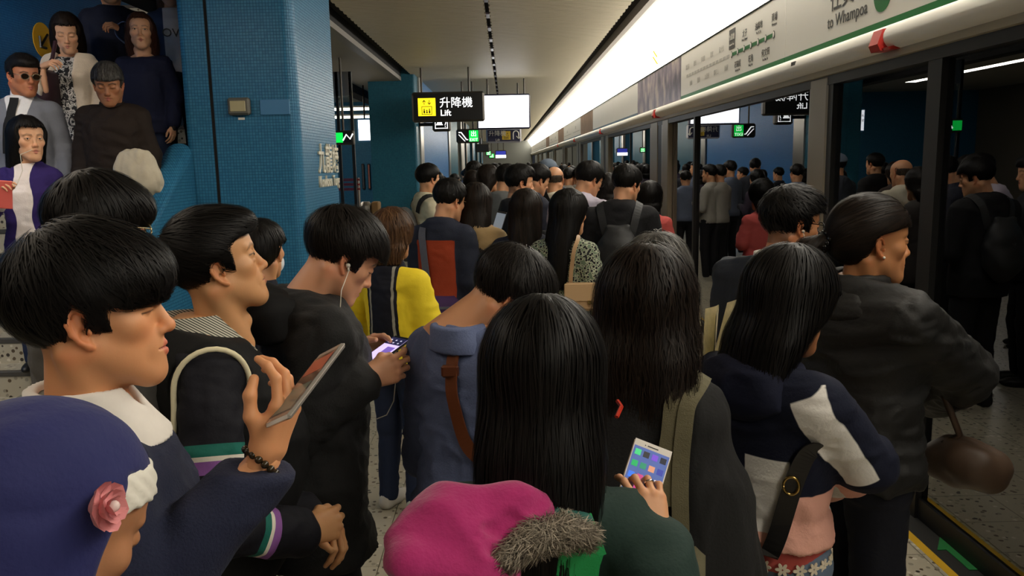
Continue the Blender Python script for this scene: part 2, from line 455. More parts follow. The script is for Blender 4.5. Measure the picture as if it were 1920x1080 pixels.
def head_mesh(kind='m', eye='open', old=0, res=.004, tone=(205, 150, 112), lip=(176, 92, 82), brow=.85, stub=0., scalp=0):
    key = (kind, eye, old, res)
    if key not in _heads:
        f = comb(head_ops(kind, eye, old))
        _heads[key] = surf(f, (-.105, -.125, -.215), (.105, .13, .135), res)
    V, Q = _heads[key]
    base = np.array(srgb(*tone)[:3]); C = np.tile(base, (len(V), 1))
    red = base * np.array((1.08, .74, .66))
    def mix(wgt, c):
        nonlocal C
        C = C * (1 - wgt[:, None]) + np.array(c) * wgt[:, None]
    ear = np.clip((np.abs(V[:, 0]) - .070) / .01, 0, 1) * (np.abs(V[:, 1] + .005) < .04)
    mix(ear * .65, red)
    for s in (-1, 1):
        mix(_bump(V, (s * .042, .07, -.03), (.024, .03, .02)) * .3, red)
    mix(_bump(V, (0, .105, -.032), (.018, .02, .014)) * .45, red)
    if stub:
        mix(_bump(V, (0, .09, -.08), (.04, .03, .045)) * stub * (V[:, 1] > .05), base * .55)
    l = np.zeros(len(V))
    for sd in (-1, 1):
        for c_ in LIPS(sd): l = np.maximum(l, np.clip(1 - (cone(*c_)(V.astype(np.float32)) - .0004) / .0022, 0, 1) * (V[:, 1] > .08))
    l = l / 1.6
    mix(np.clip(l * 1.6, 0, 1) * .85, srgb(*lip)[:3])
    mix(np.clip(_bump(V, (0, .094, -.0632), (.0225, .02, .0012)) * 1.5, 0, 1) * .8, (.05, .012, .01))
    for s in (-1, 1):
        wz = V[:, 2] - (.0265 + .004 * np.clip((np.abs(V[:, 0]) - .015) / .02, 0, 1) - .007 * np.clip((np.abs(V[:, 0]) - .036) / .014, 0, 1))
        b = np.clip(1.4 - np.abs(wz) / .0042, 0, 1) * (s * V[:, 0] > .012) * (s * V[:, 0] < .052) * (V[:, 1] > .045)
        mix(b * brow, (.02, .015, .012))
        lz = .0096 if eye == 'open' else .001
        ar = np.abs(V[:, 0] * s - .0315)
        lash = np.clip(1.3 - np.abs(V[:, 2] - (lz - 8 * ar ** 2)) / .0018, 0, 1) * (ar < .0165) * (V[:, 1] > .06)
        mix(lash * .9, (.012, .01, .009))
    if scalp:   # cropped or shaved hair on the skull
        keep = ((V[:, 2] > .05) | ((V[:, 1] < -.012) & (V[:, 2] > -.075))) & (ear < .3)
        mix(keep * scalp, (.02, .016, .013))
    return V, Q, C

# hair: a shell over the skull, with strands combed along it
def hair_fn(style, t=.012, part=0):
    FZ = .050 + part
    sk = ell((0, -.010, .036), (.076 + t, .098 + t, .083 + t))
    if style in ('short', 'fringe', 'crop', 'swept', 'quiff'):
        top = {'short': .012, 'fringe': .020, 'crop': .002, 'swept': .014, 'quiff': .016}[style]
        ops = [('u', sk, .01), ('u', ell((0, -.005, .048), (.074 + t, .094 + t, .078 + top)), .02)]
        if style == 'fringe':
            ops += [('u', ell((0, .055, .068), (.068, .058, .042)), .03), ('u', ell((0, .082, .050), (.062, .030, .030)), .02),
                    ('u', ell((0, -.07, .03), (.072, .045, .06)), .03)]
        if style == 'swept': ops += [('u', ell((0, .05, .088), (.060, .062, .030)), .03)]
        if style == 'quiff': ops += [('u', ell((0, .045, .095), (.058, .055, .034)), .03)]
        shell = comb(ops)
        fz = {'fringe': .018, 'short': .052, 'crop': .058, 'swept': .064, 'quiff': .062}[style]
        def f(p):
            d = shell(p); y = p[:, 1]; z = p[:, 2]
            a = fz - .6 * np.clip(.06 - y, 0, .06) - z
            if style == 'fringe': a = fz + .30 * np.clip(.06 - y, 0, .1) - z
            b = np.maximum(y + .026 - .35 * np.clip(z, -.04, .06), -.092 - z)          # behind the ears to the nape
            c = np.maximum(np.maximum(y - .028, .011 - y), -.012 - z)                  # sideburns
            keep = smin(smin(a, b, .015), c, .012)
            lower = np.clip((.035 - z) / .11, 0, 1) * (t + .001)                              # tapers towards the nape
            return smax(d + lower, keep, .006)
        return f
    if style == 'balding':
        def f(p):
            d = ell((0, -.012, .030), (.078, .100, .080))(p); y = p[:, 1]; z = p[:, 2]
            b = np.maximum(np.maximum(y + .012, -.075 - z), z - .028 - .25 * (y + .1))
            return smax(d, b, .01)
        return f
    L = {'bob': -.125, 'long': -.42, 'curly': -.36, 'mid': -.24, 'tied': -.07, 'midstraight': -.30}[style]
    wv = {'bob': 1.0, 'long': 1.0, 'curly': 1.12, 'mid': 1.08, 'tied': .9, 'midstraight': 1.0}[style]
    ops = [('u', sk, .01), ('u', ell((0, -.012, .044), (.078 + t, .096 + t, .082 + t)), .02)]
    if style == 'tied':
        ops += [('u', ell((0, -.06, .0), (.070, .055, .062)), .03)]
    else:
        ops += [('u', loft([(L, 0, -.075, .070 * wv, .034), (L * .72, 0, -.072, .086 * wv, .048), (L * .4, 0, -.056, .097 * wv, .066),
                            (-.03, 0, -.028, .097 * wv, .082), (.045, 0, -.012, .088, .092)], 2.1), .03)]
    shell = comb(ops)
    def f(p):
        d = shell(p); y = p[:, 1]; z = p[:, 2]; ax = np.abs(p[:, 0])
        if style == 'tied':
            face = np.maximum(y + .008 + np.clip(.045 - z, 0, .1) * .35, -1.)
            face = smin(.052 - .3 * np.clip(.06 - y, 0, .06) - z, face, .01)
        else:
            fr = y - (.052 - .30 * np.clip(-z - .02, 0, .2))                            # curtains beside the face
            cen = np.maximum(.052 - z, ax * -1 + .0)                                     # over the brow
            face = smin(FZ - z, np.maximum(fr, .054 - ax - np.clip(.02 - y, 0, 1) * 3), .012)
        return smax(d, face, .008)
    return f
def strands(fn, n, length, seed, nseg=9, width=.0016, lift=.004, crown=(0, -.05, .12), grav=.7, wave=0., lo=None, hi=None, box=None, jitter=.25, pref=None, src=None, stiff=0., tol=.014):
    rs = np.random.RandomState(seed)
    V, Q = src
    if box is not None:
        m = box(V); V = V[m]
    if len(V) == 0: return np.zeros((0, 3)), np.zeros((0, 4), int), np.zeros(0)
    p = V[rs.randint(0, len(V), n)] + rs.randn(n, 3) * .003
    L = length * (.55 + .6 * rs.rand(n)); off = lift * rs.rand(n) ** 1.5
    cr = np.array(crown)
    pts = []; nor = []
    jit = rs.randn(n, 3) * jitter; ph = rs.rand(n) * 6.28; fq = 10 + rs.rand(n) * 8
    prev = None
    for k in range(nseg + 1):
        d, g = grad(fn, p, .004)
        target = off * (1 + .8 * k / nseg)
        dead = (d > tol + off * 1.5) & (k > 0) if k else np.zeros(n, bool)
        alive = ~dead if k == 0 else alive & ~dead
        q = p - (d - target)[:, None] * g * (1 if k == 0 else .85)
        if k: q = np.where(alive[:, None], q, pts[-1] + (q - pts[-1]) * .02)
        pts.append(q.copy()); nor.append(g)
        a = q - cr; a = a / (np.linalg.norm(a, axis=1, keepdims=True) + 1e-9)
        dirv = a * (1 - grav) + np.array((0, 0, -grav)) + jit * .5
        if pref is not None: dirv = dirv + np.array(pref)
        dirv = dirv - (dirv * g).sum(1, keepdims=True) * g * (1 - stiff)
        dirv /= np.linalg.norm(dirv, axis=1, keepdims=True) + 1e-9
        if prev is not None: dirv = dirv * .6 + prev * .4; dirv /= np.linalg.norm(dirv, axis=1, keepdims=True) + 1e-9
        prev = dirv
        p = q + dirv * (L / nseg)[:, None]
        if wave:
            side = np.cross(dirv, g)
            p = p + side * (wave * np.sin(ph + k * 1.7))[:, None] + g * (wave * .8 * np.cos(ph * 1.3 + k * 1.7))[:, None]
    pts = np.stack(pts, 1); nor = np.stack(nor, 1)
    tan = np.gradient(pts, axis=1); tan /= np.linalg.norm(tan, axis=2, keepdims=True) + 1e-9
    side = np.cross(tan, nor); side /= np.linalg.norm(side, axis=2, keepdims=True) + 1e-9
    wt = width * (.6 + .8 * rs.rand(n))[:, None, None] * (1 - .85 * (np.linspace(0, 1, nseg + 1) ** 2))[None, :, None]
    VV = np.stack([pts - side * wt, pts + side * wt], 2).reshape(n, -1, 3)
    m = (nseg + 1) * 2
    i = np.arange(nseg) * 2
    q = np.stack([i, i + 1, i + 3, i + 2], 1)
    F = (q[None] + (np.arange(n) * m)[:, None, None]).reshape(-1, 4)
    rnd = np.repeat(rs.rand(n), m)
    return VV.reshape(-1, 3), F, rnd
_hair = {}
def hair_mesh(style, t=.012, res=.006, n=0, length=.07, seed=1, part=0, **k):
    key = (style, t, res, part)
    f = hair_fn(style, t, part)
    if key not in _hair:
        _hair[key] = surf(f, (-.15, -.19, -.46 if style in ('long', 'curly', 'mid', 'midstraight') else -.16), (.15, .16, .175), res)
    V, Q = _hair[key]
    Vs = V + ((vnoise(V * np.array((70, 50, 40)) + seed) - .5) * .008 + (vnoise(V * 24 + seed * 1.3) - .5) * .009)[:, None] * vnormals(V, Q)
    r = np.full(len(V), .25)
    if n:
        if style in ('short', 'fringe', 'crop', 'swept', 'quiff'): k.setdefault('tol', .004)
        a, b, c = strands(f, n, length, seed, src=(V, Q), **k)
        Q = np.concatenate([Q, b + len(Vs)]); Vs = np.concatenate([Vs, a]); r = np.concatenate([r, c])
    return Vs, Q, r

def eyes_mb(whites, irises, R, c, sc, gaze=(0, 0), side=0):
    for s_ in ((side,) if side else (-1, 1)):
        q = np.array((s_ * .0315, .0765, .0062)); wv = R @ (q * sc) + c
        whites.ball(wv, .0121 * sc, 14, 9)
        d = np.array((gaze[0], 1.0, gaze[1]), float); d /= np.linalg.norm(d)
        irises.ball(R @ ((q + d * .0076) * sc) + c, .0061 * sc, 12, 8)
# ------------------------------------------------------------------ hands
def hand_mesh(curl=((20, 25, 15),) * 4, spread=(-6, -1, 4, 9), thumb=None, res=.0032, side='R', tone=(205, 150, 112)):
    kn = np.array([(-.030, .088, .001), (-.009, .094, .004), (.012, .090, .002), (.030, .081, -.002)])
    ln = [(.044, .026, .021), (.048, .029, .022), (.044, .027, .021), (.034, .020, .019)]
    rd = [.0088, .0090, .0086, .0076]
    ops = [('u', cone((-.010, -.05, 0), (-.014, .01, 0), .0205, .0195), .02), ('u', cone((.012, -.05, 0), (.012, .01, 0), .0195, .0185), .02)]
    for i in range(4):
        ops.append(('u', cone((kn[i][0] * .55, .012, 0), kn[i] - (0, .004, .003), .0155, .0118), .014))
    ops.append(('u', cone((-.016, .018, -.008), (-.033, .052, -.013), .0165, .0125), .016))
    ops.append(('u', cone((.018, .018, -.008), (.026, .060, -.009), .0135, .0105), .014))
    nails = []
    for i in range(4):
        a = 0; p = kn[i].copy(); r = rd[i]; sp = math.radians(spread[i])
        for j in range(3):
            a += math.radians(curl[i][j])
            d = np.array((math.sin(sp) * math.cos(a), math.cos(sp) * math.cos(a), -math.sin(a)))
            q = p + d * ln[i][j]
            r2 = r * (.93 if j < 2 else .80)
            ops.append(('u', cone(p, q, r, r2), .005 if j else .008)); p = q; r = r2
    if thumb is None: thumb = ((-.044, .058, -.018), (-.053, .090, -.026), (-.052, .116, -.032))
    tp = [np.array((-.022, .026, -.008))] + [np.array(t) for t in thumb]
    for k, (r1, r2) in enumerate(((.0135, .0112), (.0110, .0098), (.0100, .0078))):
        ops.append(('u', cone(tp[k], tp[k + 1], r1, r2), .007))
    f = comb(ops)
    V, Q = surf(f, (-.095, -.055, -.125), (.075, .21, .06), res)
    base = np.array(srgb(*tone)[:3]); C = np.tile(base, (len(V), 1))
    kk = np.zeros(len(V))
    for i in range(4): kk = np.maximum(kk, np.exp(-(((V - kn[i]) / .012) ** 2).sum(1)))
    C = C * (1 - .3 * kk[:, None]) + base * np.array((1.02, .72, .62)) * .3 * kk[:, None]
    if side == 'L': V = V * np.array((-1, 1, 1)); Q = Q[:, ::-1]
    return V, Q, C
HAND = {'relaxed': dict(curl=((18, 28, 15), (22, 30, 18), (26, 32, 18), (30, 32, 18))),
        'hold': dict(curl=((35, 40, 20), (42, 48, 25), (48, 50, 25), (52, 48, 25)), thumb=((-.040, .062, -.030), (-.040, .090, -.048), (-.030, .110, -.062))),
        'fist': dict(curl=((65, 80, 45), (70, 85, 45), (72, 85, 45), (75, 82, 45)), thumb=((-.038, .060, -.030), (-.022, .082, -.044), (-.002, .088, -.050)))}
_hands = {}
def hand(pose, side, res, tone):
    k = (str(pose), side, res, tone)
    if k not in _hands:
        a = HAND[pose] if isinstance(pose, str) else pose
        _hands[k] = hand_mesh(res=res, side=side, tone=tone, **a)
    return _hands[k]

# ------------------------------------------------------------------ bodies and clothes
TORSO_M = [(.80, 0, -.010, .165, .112), (.92, 0, -.012, .166, .116), (1.03, 0, 0, .150, .108), (1.15, 0, .004, .156, .112), (1.27, 0, -.002, .168, .114), (1.345, 0, -.014, .158, .098), (1.40, 0, -.026, .110, .072), (1.45, 0, -.034, .058, .058)]
TORSO_F = [(.80, 0, -.012, .160, .110), (.90, 0, -.014, .164, .114), (1.03, 0, 0, .132, .096), (1.15, 0, .006, .138, .106), (1.25, 0, .008, .146, .112), (1.345, 0, -.012, .138, .090), (1.40, 0, -.026, .098, .066), (1.45, 0, -.034, .050, .050)]
ARMS = {'down': ((.228, -.045, 1.09), (.235, .045, .85)), 'phone': ((.215, .00, 1.08), (.085, .245, 1.16)), 'low': ((.215, -.01, 1.07), (.075, .245, 1.03)),
        'fold': ((.225, .03, 1.09), (.00, .20, 1.10)), 'clasp': ((.225, -.03, 1.08), (.06, .19, .92)), 'front': ((.215, .02, 1.08), (.14, .26, 1.06)),
        'strap': ((.235, .03, 1.10), (.15, .14, 1.33))}
class Person:
    """a figure: head placed in the world, the body hung below it on the ground"""
    def __init__(s, label, head, yaw, body=None, pitch=0, roll=0, ground=0., sex='m', hs=1.0, build=1.0, L='down', R='down', hand_pose=('relaxed', 'relaxed'),
                 eye='open', old=0, tone=(205, 150, 112), hres=.004, group=None, brow=.85, stub=0, scalp=0, lean=0., handdir=(None, None), bodyres=.022, legs=True, lip=(176, 92, 82), handres=None, gaze=(0, 0), shw=1.0, noff=(0, 0, 0)):
        s.sex = sex; s.build = build; s.hs = hs
        s.Rh = rot(yaw, pitch, roll); s.hc = np.asarray(head, float)
        byaw = yaw if body is None else body
        s.Rb = rot(byaw)
        N = s.hc + s.Rh @ np.array((0, -.034, -.148)) * hs
        N = N + s.Rb @ np.array(noff, float)
        s.sc = max(.6, (N[2] - ground) / 1.43)
        sc = s.sc
        s.root = N - s.Rb @ np.array((0, -.034 + lean, 0)) * sc; s.root[2] = ground
        s.lean = lean
        # joints in body space (unit figure)
        w_ = (.178 if sex == 'm' else .152) * build * shw
        J = {'neck': np.array((0, -.034 + lean, 1.43))}
        for sd, q, arm in ((-1, 'L', L), (1, 'R', R)):
            J['sh' + q] = np.array((sd * w_, -.024 + lean * .9, 1.348))
            if isinstance(arm, str):
                e, wr = ARMS[arm]; f_ = (1 if sex == 'm' else .92) * build * shw
                J['el' + q] = np.array((sd * e[0] * f_, e[1] + lean * .5, e[2])); J['wr' + q] = np.array((sd * wr[0] * f_, wr[1] * f_ + lean * .4, wr[2]))
            else:
                J['el' + q], J['wr' + q] = s.local(arm[0]), s.local(arm[1])
            J['hip' + q] = np.array((sd * .086, -.005, .88)); J['kn' + q] = np.array((sd * .095, .015, .48)); J['an' + q] = np.array((sd * .098, -.02, .08))
        s.J = J
        T = np.array(TORSO_M if sex == 'm' else TORSO_F); T[:, 3:] *= build
        T[:, 2] += np.interp(T[:, 0], [.9, 1.4], [0, lean])
        s.T = T
        a = 1.0 if sex == 'm' else .88
        s.ar = [.050 * a * build, .041 * a * build, .030 * a]
        # body mesh: head, hands and a trunk with limbs beneath the clothes
        Vh, Qh, Ch = head_mesh(sex, eye, old, hres, tone, lip, brow * (.65 if sex == 'f' else 1), stub, scalp)
        parts = [((Vh * hs) @ s.Rh.T + s.hc, Qh, Ch)]
        ops = s.torso_ops(-.014, .80) + s.arm_ops('L', -.008, 1.) + s.arm_ops('R', -.008, 1.)
        if legs: ops += s.leg_ops(-.008)
        fb = comb(ops); lo, hi = s.bounds(.06, 0.0)
        Vb, Qb = surf(fb, lo, hi, bodyres)
        base = np.array(srgb(*tone)[:3])
        parts.append((s.world(Vb), Qb, np.tile(base, (len(Vb), 1))))
        s.handM = {}
        for i, q in enumerate('LR'):
            if hand_pose[i] is None: continue
            Vq, Qq, Cq = hand(hand_pose[i], q, handres or (.0032 if hres < .003 else .006), tone)
            wr = s.w1(J['wr' + q]); el = s.w1(J['el' + q])
            fd = unit(wr - el); bk = None
            if handdir[i] is not None: fd, bk = unit(handdir[i][0]), np.array(handdir[i][1], float)
            else:
                fd = unit(fd + s.Rb @ np.array((-.3 if q == 'R' else .3, .15, -.05)) * (0 if 'down' in (L if q == 'L' else R,) else 1))
                bk = s.Rb @ np.array((1 if q == 'R' else -1, .2, .35))
            bk = unit(bk - fd * bk.dot(fd)); xx = np.cross(fd, bk)
            M = np.stack([xx, fd, bk], 1); s.handM[q] = (M, wr)
            hsz = sc * (1.0 if sex == 'm' else .92) * .97
            parts.append(((Vq * hsz) @ M.T + wr + fd * .012, Qq, Cq))
        V = np.concatenate([p[0] for p in parts]); o = 0; QQ = []
        for p in parts: QQ.append(p[1] + o); o += len(p[0])
        s.M = Matrix(((*s.Rb[0], s.root[0]), (*s.Rb[1], s.root[1]), (*s.Rb[2], s.root[2]), (0, 0, 0, 1)))
        s.o = mesh_obj('person', s.toroot(V), np.concatenate(QQ), skin_mat())
        s.o.matrix_world = s.M
        attr_c(s.o, 'Col', np.concatenate([p[2] for p in parts]))
        tag(s.o, label, 'person', group)
        if eye == 'open':
            for sd in (-1, 1):
                wh = MB(); ir = MB(); eyes_mb(wh, ir, s.Rh, s.hc, hs, gaze, sd); pr = s.o
                for q, nm, mt in ((wh, 'eye', mat('eye_white', (.72, .69, .65), .25)), (ir, 'iris', mat('iris', (.012, .007, .005), .15))):
                    q.V = s.toroot(np.array(q.V)); pr = q.build(nm, mt, pr, smooth=True)
    # spaces: unit body <-> world <-> object
    def world(s, V): return (np.asarray(V) * s.sc) @ s.Rb.T + s.root
    def w1(s, v): return s.Rb @ (np.asarray(v) * s.sc) + s.root
    def local(s, p): return (s.Rb.T @ (np.asarray(p, float) - s.root)) / s.sc
    def toroot(s, V): return (np.asarray(V) - s.root) @ s.Rb
    def hworld(s, v): return s.Rh @ (np.asarray(v, float) * s.hs) + s.hc
    def bounds(s, pad, zmin, zmax=1.52):
        pts = np.array([s.J[k] for k in s.J if k[:2] in ('sh', 'el', 'wr', 'ne')] + [(-.2, -.15, 1), (.2, .15, 1)])
        lo = pts.min(0) - pad - .05; hi = pts.max(0) + pad + .05
        lo[2] = min(zmin - .02, lo[2]) if zmin < .5 else min(zmin - .02, min(s.J['wrL'][2], s.J['wrR'][2]) - .09); hi[2] = max(zmax + pad, hi[2])
        return lo, hi
    def torso_ops(s, t, hem, flare=0., k=.03, belly=0.):
        T = s.T.copy(); T[:, 3:] += t
        if belly: T[1:5, 2] += belly * .6 * np.array((.6, 1, 1, .5)); T[1:5, 4] += belly * np.array((.6, 1, 1, .5))
        rows = [r for r in T if r[0] > hem + .01]
        b = [np.interp(hem, T[:, 0], T[:, i]) for i in range(1, 5)] if hem >= T[0, 0] else list(T[0, 1:])
        if flare: b[2] += flare; b[3] += flare
        rows = [np.array([hem] + b)] + rows
        ops = [('u', loft(rows), .01)]
        for q in 'LR':
            sh = s.J['sh' + q]; nk = s.J['neck']
            ops.append(('u', cone(nk + (np.sign(sh[0]) * .030, .0, -.030), sh * np.array((.84, 1, 1)), .046 * s.build + t, .047 * s.build + t), k + .02))
        return ops
    def arm_ops(s, q, t, frac=.95, k=.03, bag=0.):
        sh, el, wr = s.J['sh' + q], s.J['el' + q], s.J['wr' + q]; r = s.ar
        e = el + (wr - el) * frac
        return [('u', cone(sh, el, r[0] + t, r[1] + t + bag), k), ('u', cone(el, e, r[1] + t + bag, r[2] + t + .004 + bag * .7), .02)]
    def leg_ops(s, t, k=.03):
        b = s.build ** .5 * (1 if s.sex == 'm' else .95); o = []
        for q in 'LR':
            h, kn, an = s.J['hip' + q], s.J['kn' + q], s.J['an' + q]
            o += [('u', cone(h, kn, .080 * b + t, .055 * b + t), k), ('u', cone(kn, an, .054 * b + t, .040 * b + t), .02)]
        return o
    def garment(s, name, m, ops, lo=None, hi=None, res=.012, fold=.006, ffreq=(9, 9, 16), attr=None, seed=0, label=None, cuts=(), zmin=.7, pad=.07):
        f = comb(ops + list(cuts))
        l, h = s.bounds(pad, zmin)
        if lo is not None: l = np.array(lo)
        if hi is not None: h = np.array(hi)
        V, Q = surf(f, l, h, res)
        if fold:
            N = vnormals(V, Q); q = V * np.array(ffreq) + seed * 3.7
            q = q + (vnoise(V * 5 + seed)[:, None] - .5) * 2.2
            d = np.abs(vnoise(q) * 2 - 1) + .45 * np.abs(vnoise(q * 2.3 + 7) * 2 - 1)
            V = V + N * (fold * (1.1 - 2.0 * d))[:, None] * .8
        o = mesh_obj(name, V * s.sc, Q, m, s.o)
        if attr is not None:
            for nm_, vv in (attr(V) if isinstance(attr(V), dict) else {'s': attr(V)}).items(): attr_f(o, nm_, vv)
        if label: o['label'] = label
        s.fn = f; s.last = o; return o
    def top(s, name, m, t=.016, hem=.86, flare=0., sleeve=.93, short=False, belly=0., bag=.0, collar=0., kk=.03, extra=(), neckcut=1.47, **k):
        ops = s.torso_ops(t, hem, flare, belly=belly)
        for q in 'LR':
            if sleeve: ops += s.arm_ops(q, t * .9, sleeve, bag=bag)
        ops += list(extra)
        cuts = [('i', plane((0, .25, 1), (neckcut * 1 + s.J['neck'][1] * .25) / math.sqrt(1.0625)), .012)]
        k.setdefault('zmin', hem)
        return s.garment(name, m, ops, cuts=cuts, **k)
    def trousers(s, name, m, t=.014, res=.018, top=.97, **k):
        T = s.T.copy(); T[:, 3:] += min(t, .008) - .006
        rows = [np.array((.80, 0, -.012, np.interp(.8, T[:, 0], T[:, 3]) * .93, T[0, 4] * .95))] + [r for r in T if .8 < r[0] < top]
        rows.append(np.array([top] + [np.interp(top, T[:, 0], T[:, i]) for i in range(1, 5)]))
        return s.garment(name, m, s.leg_ops(t) + [('u', loft(rows), .04)], lo=(-.25, -.2, .02), hi=(.25, .2, top + .04), res=res, cuts=[('i', plane((0, 0, -1), -.05), .005)], fold=k.pop('fold', .006), **k)
    def skirt(s, name, m, z0, z1, r0=.17, r1=.19, res=.016, **k):
        return s.garment(name, m, [('u', loft([(z0, 0, -.01, r1, r1 * .8), (z1, 0, -.01, r0, r0 * .7)]), .01)], lo=(-.26, -.26, z0 - .03), hi=(.26, .26, z1 + .03), res=res, **k)
    def shoes(s, m):
        for q in 'LR':
            an = s.J['an' + q]; b = MB()
            f = comb([('u', ell((an[0], an[1] + .06, .035), (.045, .125, .04)), .01), ('u', ell((an[0], an[1] - .02, .05), (.04, .05, .055)), .03), ('i', plane((0, 0, -1), 0.0), .004)])
            V, Q = surf(f, (an[0] - .07, an[1] - .1, -.02), (an[0] + .07, an[1] + .22, .13), .014)
            mesh_obj('shoe', V * s.sc, Q, m, s.o)
    def hair(s, style, m, t=.012, res=.006, n=600, length=.08, seed=1, ops=None, name='hair', **k):
        V, Q, r = hair_mesh(style, t, res, n, length, seed, **k)
        o = mesh_obj(name, s.toroot((V * s.hs) @ s.Rh.T + s.hc), Q, m, s.o); attr_f(o, 'rnd', r); return o
    def hpart(s, name, mb, m, smooth=True, label=None):
        """mesh given in head space"""
        V = (np.array(mb.V) * s.hs) @ s.Rh.T + s.hc
        o = mesh_obj(name, s.toroot(V), mb.F, m, s.o, smooth)
        if label: o['label'] = label
        return o
    def glasses(s, m, lens=None, w_=.068):
        b = MB()
        for sd in (-1, 1):
            pts = [(sd * (.033 + .024 * math.cos(a)), .102 + .004 * abs(math.cos(a)) - .006, .003 + .018 * math.sin(a)) for a in np.linspace(0, 2 * math.pi, 15)]
            b.tube(pts, .0021, 5); b.tube([(sd * .057, .097, .010), (sd * .072, .080, .012), (sd * .0795, .01, .014), (sd * .080, -.006, .006)], .0016, 5)
        b.tube([(-.010, .099, .006), (0, .105, .010), (.010, .099, .006)], .0014, 5)
        g = s.hpart('glasses', b, m)
        l = MB()
        for sd in (-1, 1):
            l.add([(sd * (.033 + .023 * math.cos(a)), .0965, .003 + .017 * math.sin(a)) for a in np.linspace(0, 2 * math.pi, 13)[:-1]], [tuple(range(12))])
        V = (np.array(l.V) * s.hs) @ s.Rh.T + s.hc
        mesh_obj('lens', s.toroot(V), l.F, lens or glass_mat('lens_glass', 1.35), g, False)
        return g
    def ribbon(s, pts, width, m, name, fn=None, off=.006, thick=.003, own=None, world=True, n=30, stick=True, label=None):
        """strap laid over the garment; pts in world space"""
        L = np.array([s.local(p) if world else p for p in pts])
        tt = np.linspace(0, 1, len(L)); q = np.stack([np.interp(np.linspace(0, 1, n), tt, L[:, i]) for i in range(3)], 1)
        for _ in range(4): q[1:-1] = q[1:-1] * .5 + (q[:-2] + q[2:]) * .25
        fn = fn or s.fn
        if stick:
            for _ in range(4):
                d, g = grad(fn, q, .006); q = q - (d - off)[:, None] * g * .9
            for _ in range(2): q[1:-1] = q[1:-1] * .5 + (q[:-2] + q[2:]) * .25
        d, g = grad(fn, q, .01)
        tn = np.gradient(q, axis=0); tn /= np.linalg.norm(tn, axis=1, keepdims=True) + 1e-9
        sd = np.cross(tn, g); sd /= np.linalg.norm(sd, axis=1, keepdims=True) + 1e-9
        g = np.cross(sd, tn)
        h = width / 2 / s.sc; th = thick / s.sc
        V = np.stack([q - sd * h, q - sd * h + g * th, q + sd * h + g * th, q + sd * h], 1).reshape(-1, 3)
        F = []
        for i in range(n - 1):
            for k in range(4): F.append((i * 4 + k, i * 4 + (k + 1) % 4, i * 4 + 4 + (k + 1) % 4, i * 4 + 4 + k))
        F += [(3, 2, 1, 0), tuple(range(4 * n - 4, 4 * n))]
        if own is None:
            o = mesh_obj(name, V * s.sc, F, m, s.o, False)
        else:
            o = mesh_obj(name, s.world(V) - np.array(own.location), F, m, own, False)
        if label: o['label'] = label
        return o
def glass_mat(name, ior=1.5, tint=(1, 1, 1), gain=1.0, base=0.0):
    if name in _mats: return _mats[name]
    t = NT(name); t.t.nodes.remove(t.b)
    out = [n for n in t.t.nodes if n.type == 'OUTPUT_MATERIAL'][0]
    tr = t.n('BsdfTransparent'); tr.inputs[0].default_value = (*tint, 1)
    gl = t.n('BsdfGlossy'); gl.inputs['Roughness'].default_value = 0.0; gl.inputs['Color'].default_value = (.95, .97, 1, 1)
    fr = t.n('Fresnel', IOR=ior); mm = t.n('Math', operation='MULTIPLY_ADD'); mm.inputs[1].default_value = gain; mm.inputs[2].default_value = base
    mm.use_clamp = True
    t.l(fr.outputs[0], mm.inputs[0])
    mx = t.n('MixShader'); t.l(mm.outputs[0], mx.inputs[0]); t.l(tr.outputs[0], mx.inputs[1]); t.l(gl.outputs[0], mx.inputs[2])
    t.l(mx.outputs[0], out.inputs[0]); _mats[name] = t.m; return t.m
# ------------------------------------------------------------------ the station
XG = 1.95; ZC = 3.32
Y0, Y1 = -5.0, 62.0
def tile_mat(name, c1, c2, grout, w_=.020, rough=.36, bump=.5, mort=.0018):
    if name in _mats: return _mats[name]
    t = NT(name); tc = t.n('TexCoord'); sp = t.n('SeparateXYZ'); t.l(tc.outputs['Object'], sp.inputs[0])
    ad = t.n('Math', operation='ADD'); t.l(sp.outputs[0], ad.inputs[0]); t.l(sp.outputs[1], ad.inputs[1])
    cb = t.n('CombineXYZ'); t.l(ad.outputs[0], cb.inputs[0]); t.l(sp.outputs[2], cb.inputs[1])
    br = t.n('TexBrick', offset=0.0, squash=1.0); br.inputs['Scale'].default_value = 1; br.inputs['Brick Width'].default_value = w_
    br.inputs['Row Height'].default_value = w_; br.inputs['Mortar Size'].default_value = mort; br.inputs['Mortar Smooth'].default_value = .3
    br.inputs['Color1'].default_value = c1; br.inputs['Color2'].default_value = c2; br.inputs['Mortar'].default_value = grout
    t.l(cb.outputs[0], br.inputs['Vector'])
    t.l(br.outputs['Color'], t.b.inputs['Base Color']); t.b.inputs['Specular IOR Level'].default_value = .32
    nz = t.n('TexNoise', Scale=45, Detail=1); t.l(cb.outputs[0], nz.inputs['Vector'])
    m1 = t.n('Math', operation='MULTIPLY_ADD'); m1.inputs[1].default_value = -1; t.l(br.outputs['Fac'], m1.inputs[0]); t.l(nz.outputs[0], m1.inputs[2])
    bp = t.n('Bump', Strength=bump, Distance=.002); t.l(m1.outputs[0], bp.inputs['Height']); t.l(bp.outputs[0], t.b.inputs['Normal'])
    mr = t.n('MapRange'); mr.inputs['To Min'].default_value = rough; mr.inputs['To Max'].default_value = .8
    t.l(br.outputs['Fac'], mr.inputs['Value']); t.l(mr.outputs[0], t.b.inputs['Roughness'])
    _mats[name] = t.m; return t.m
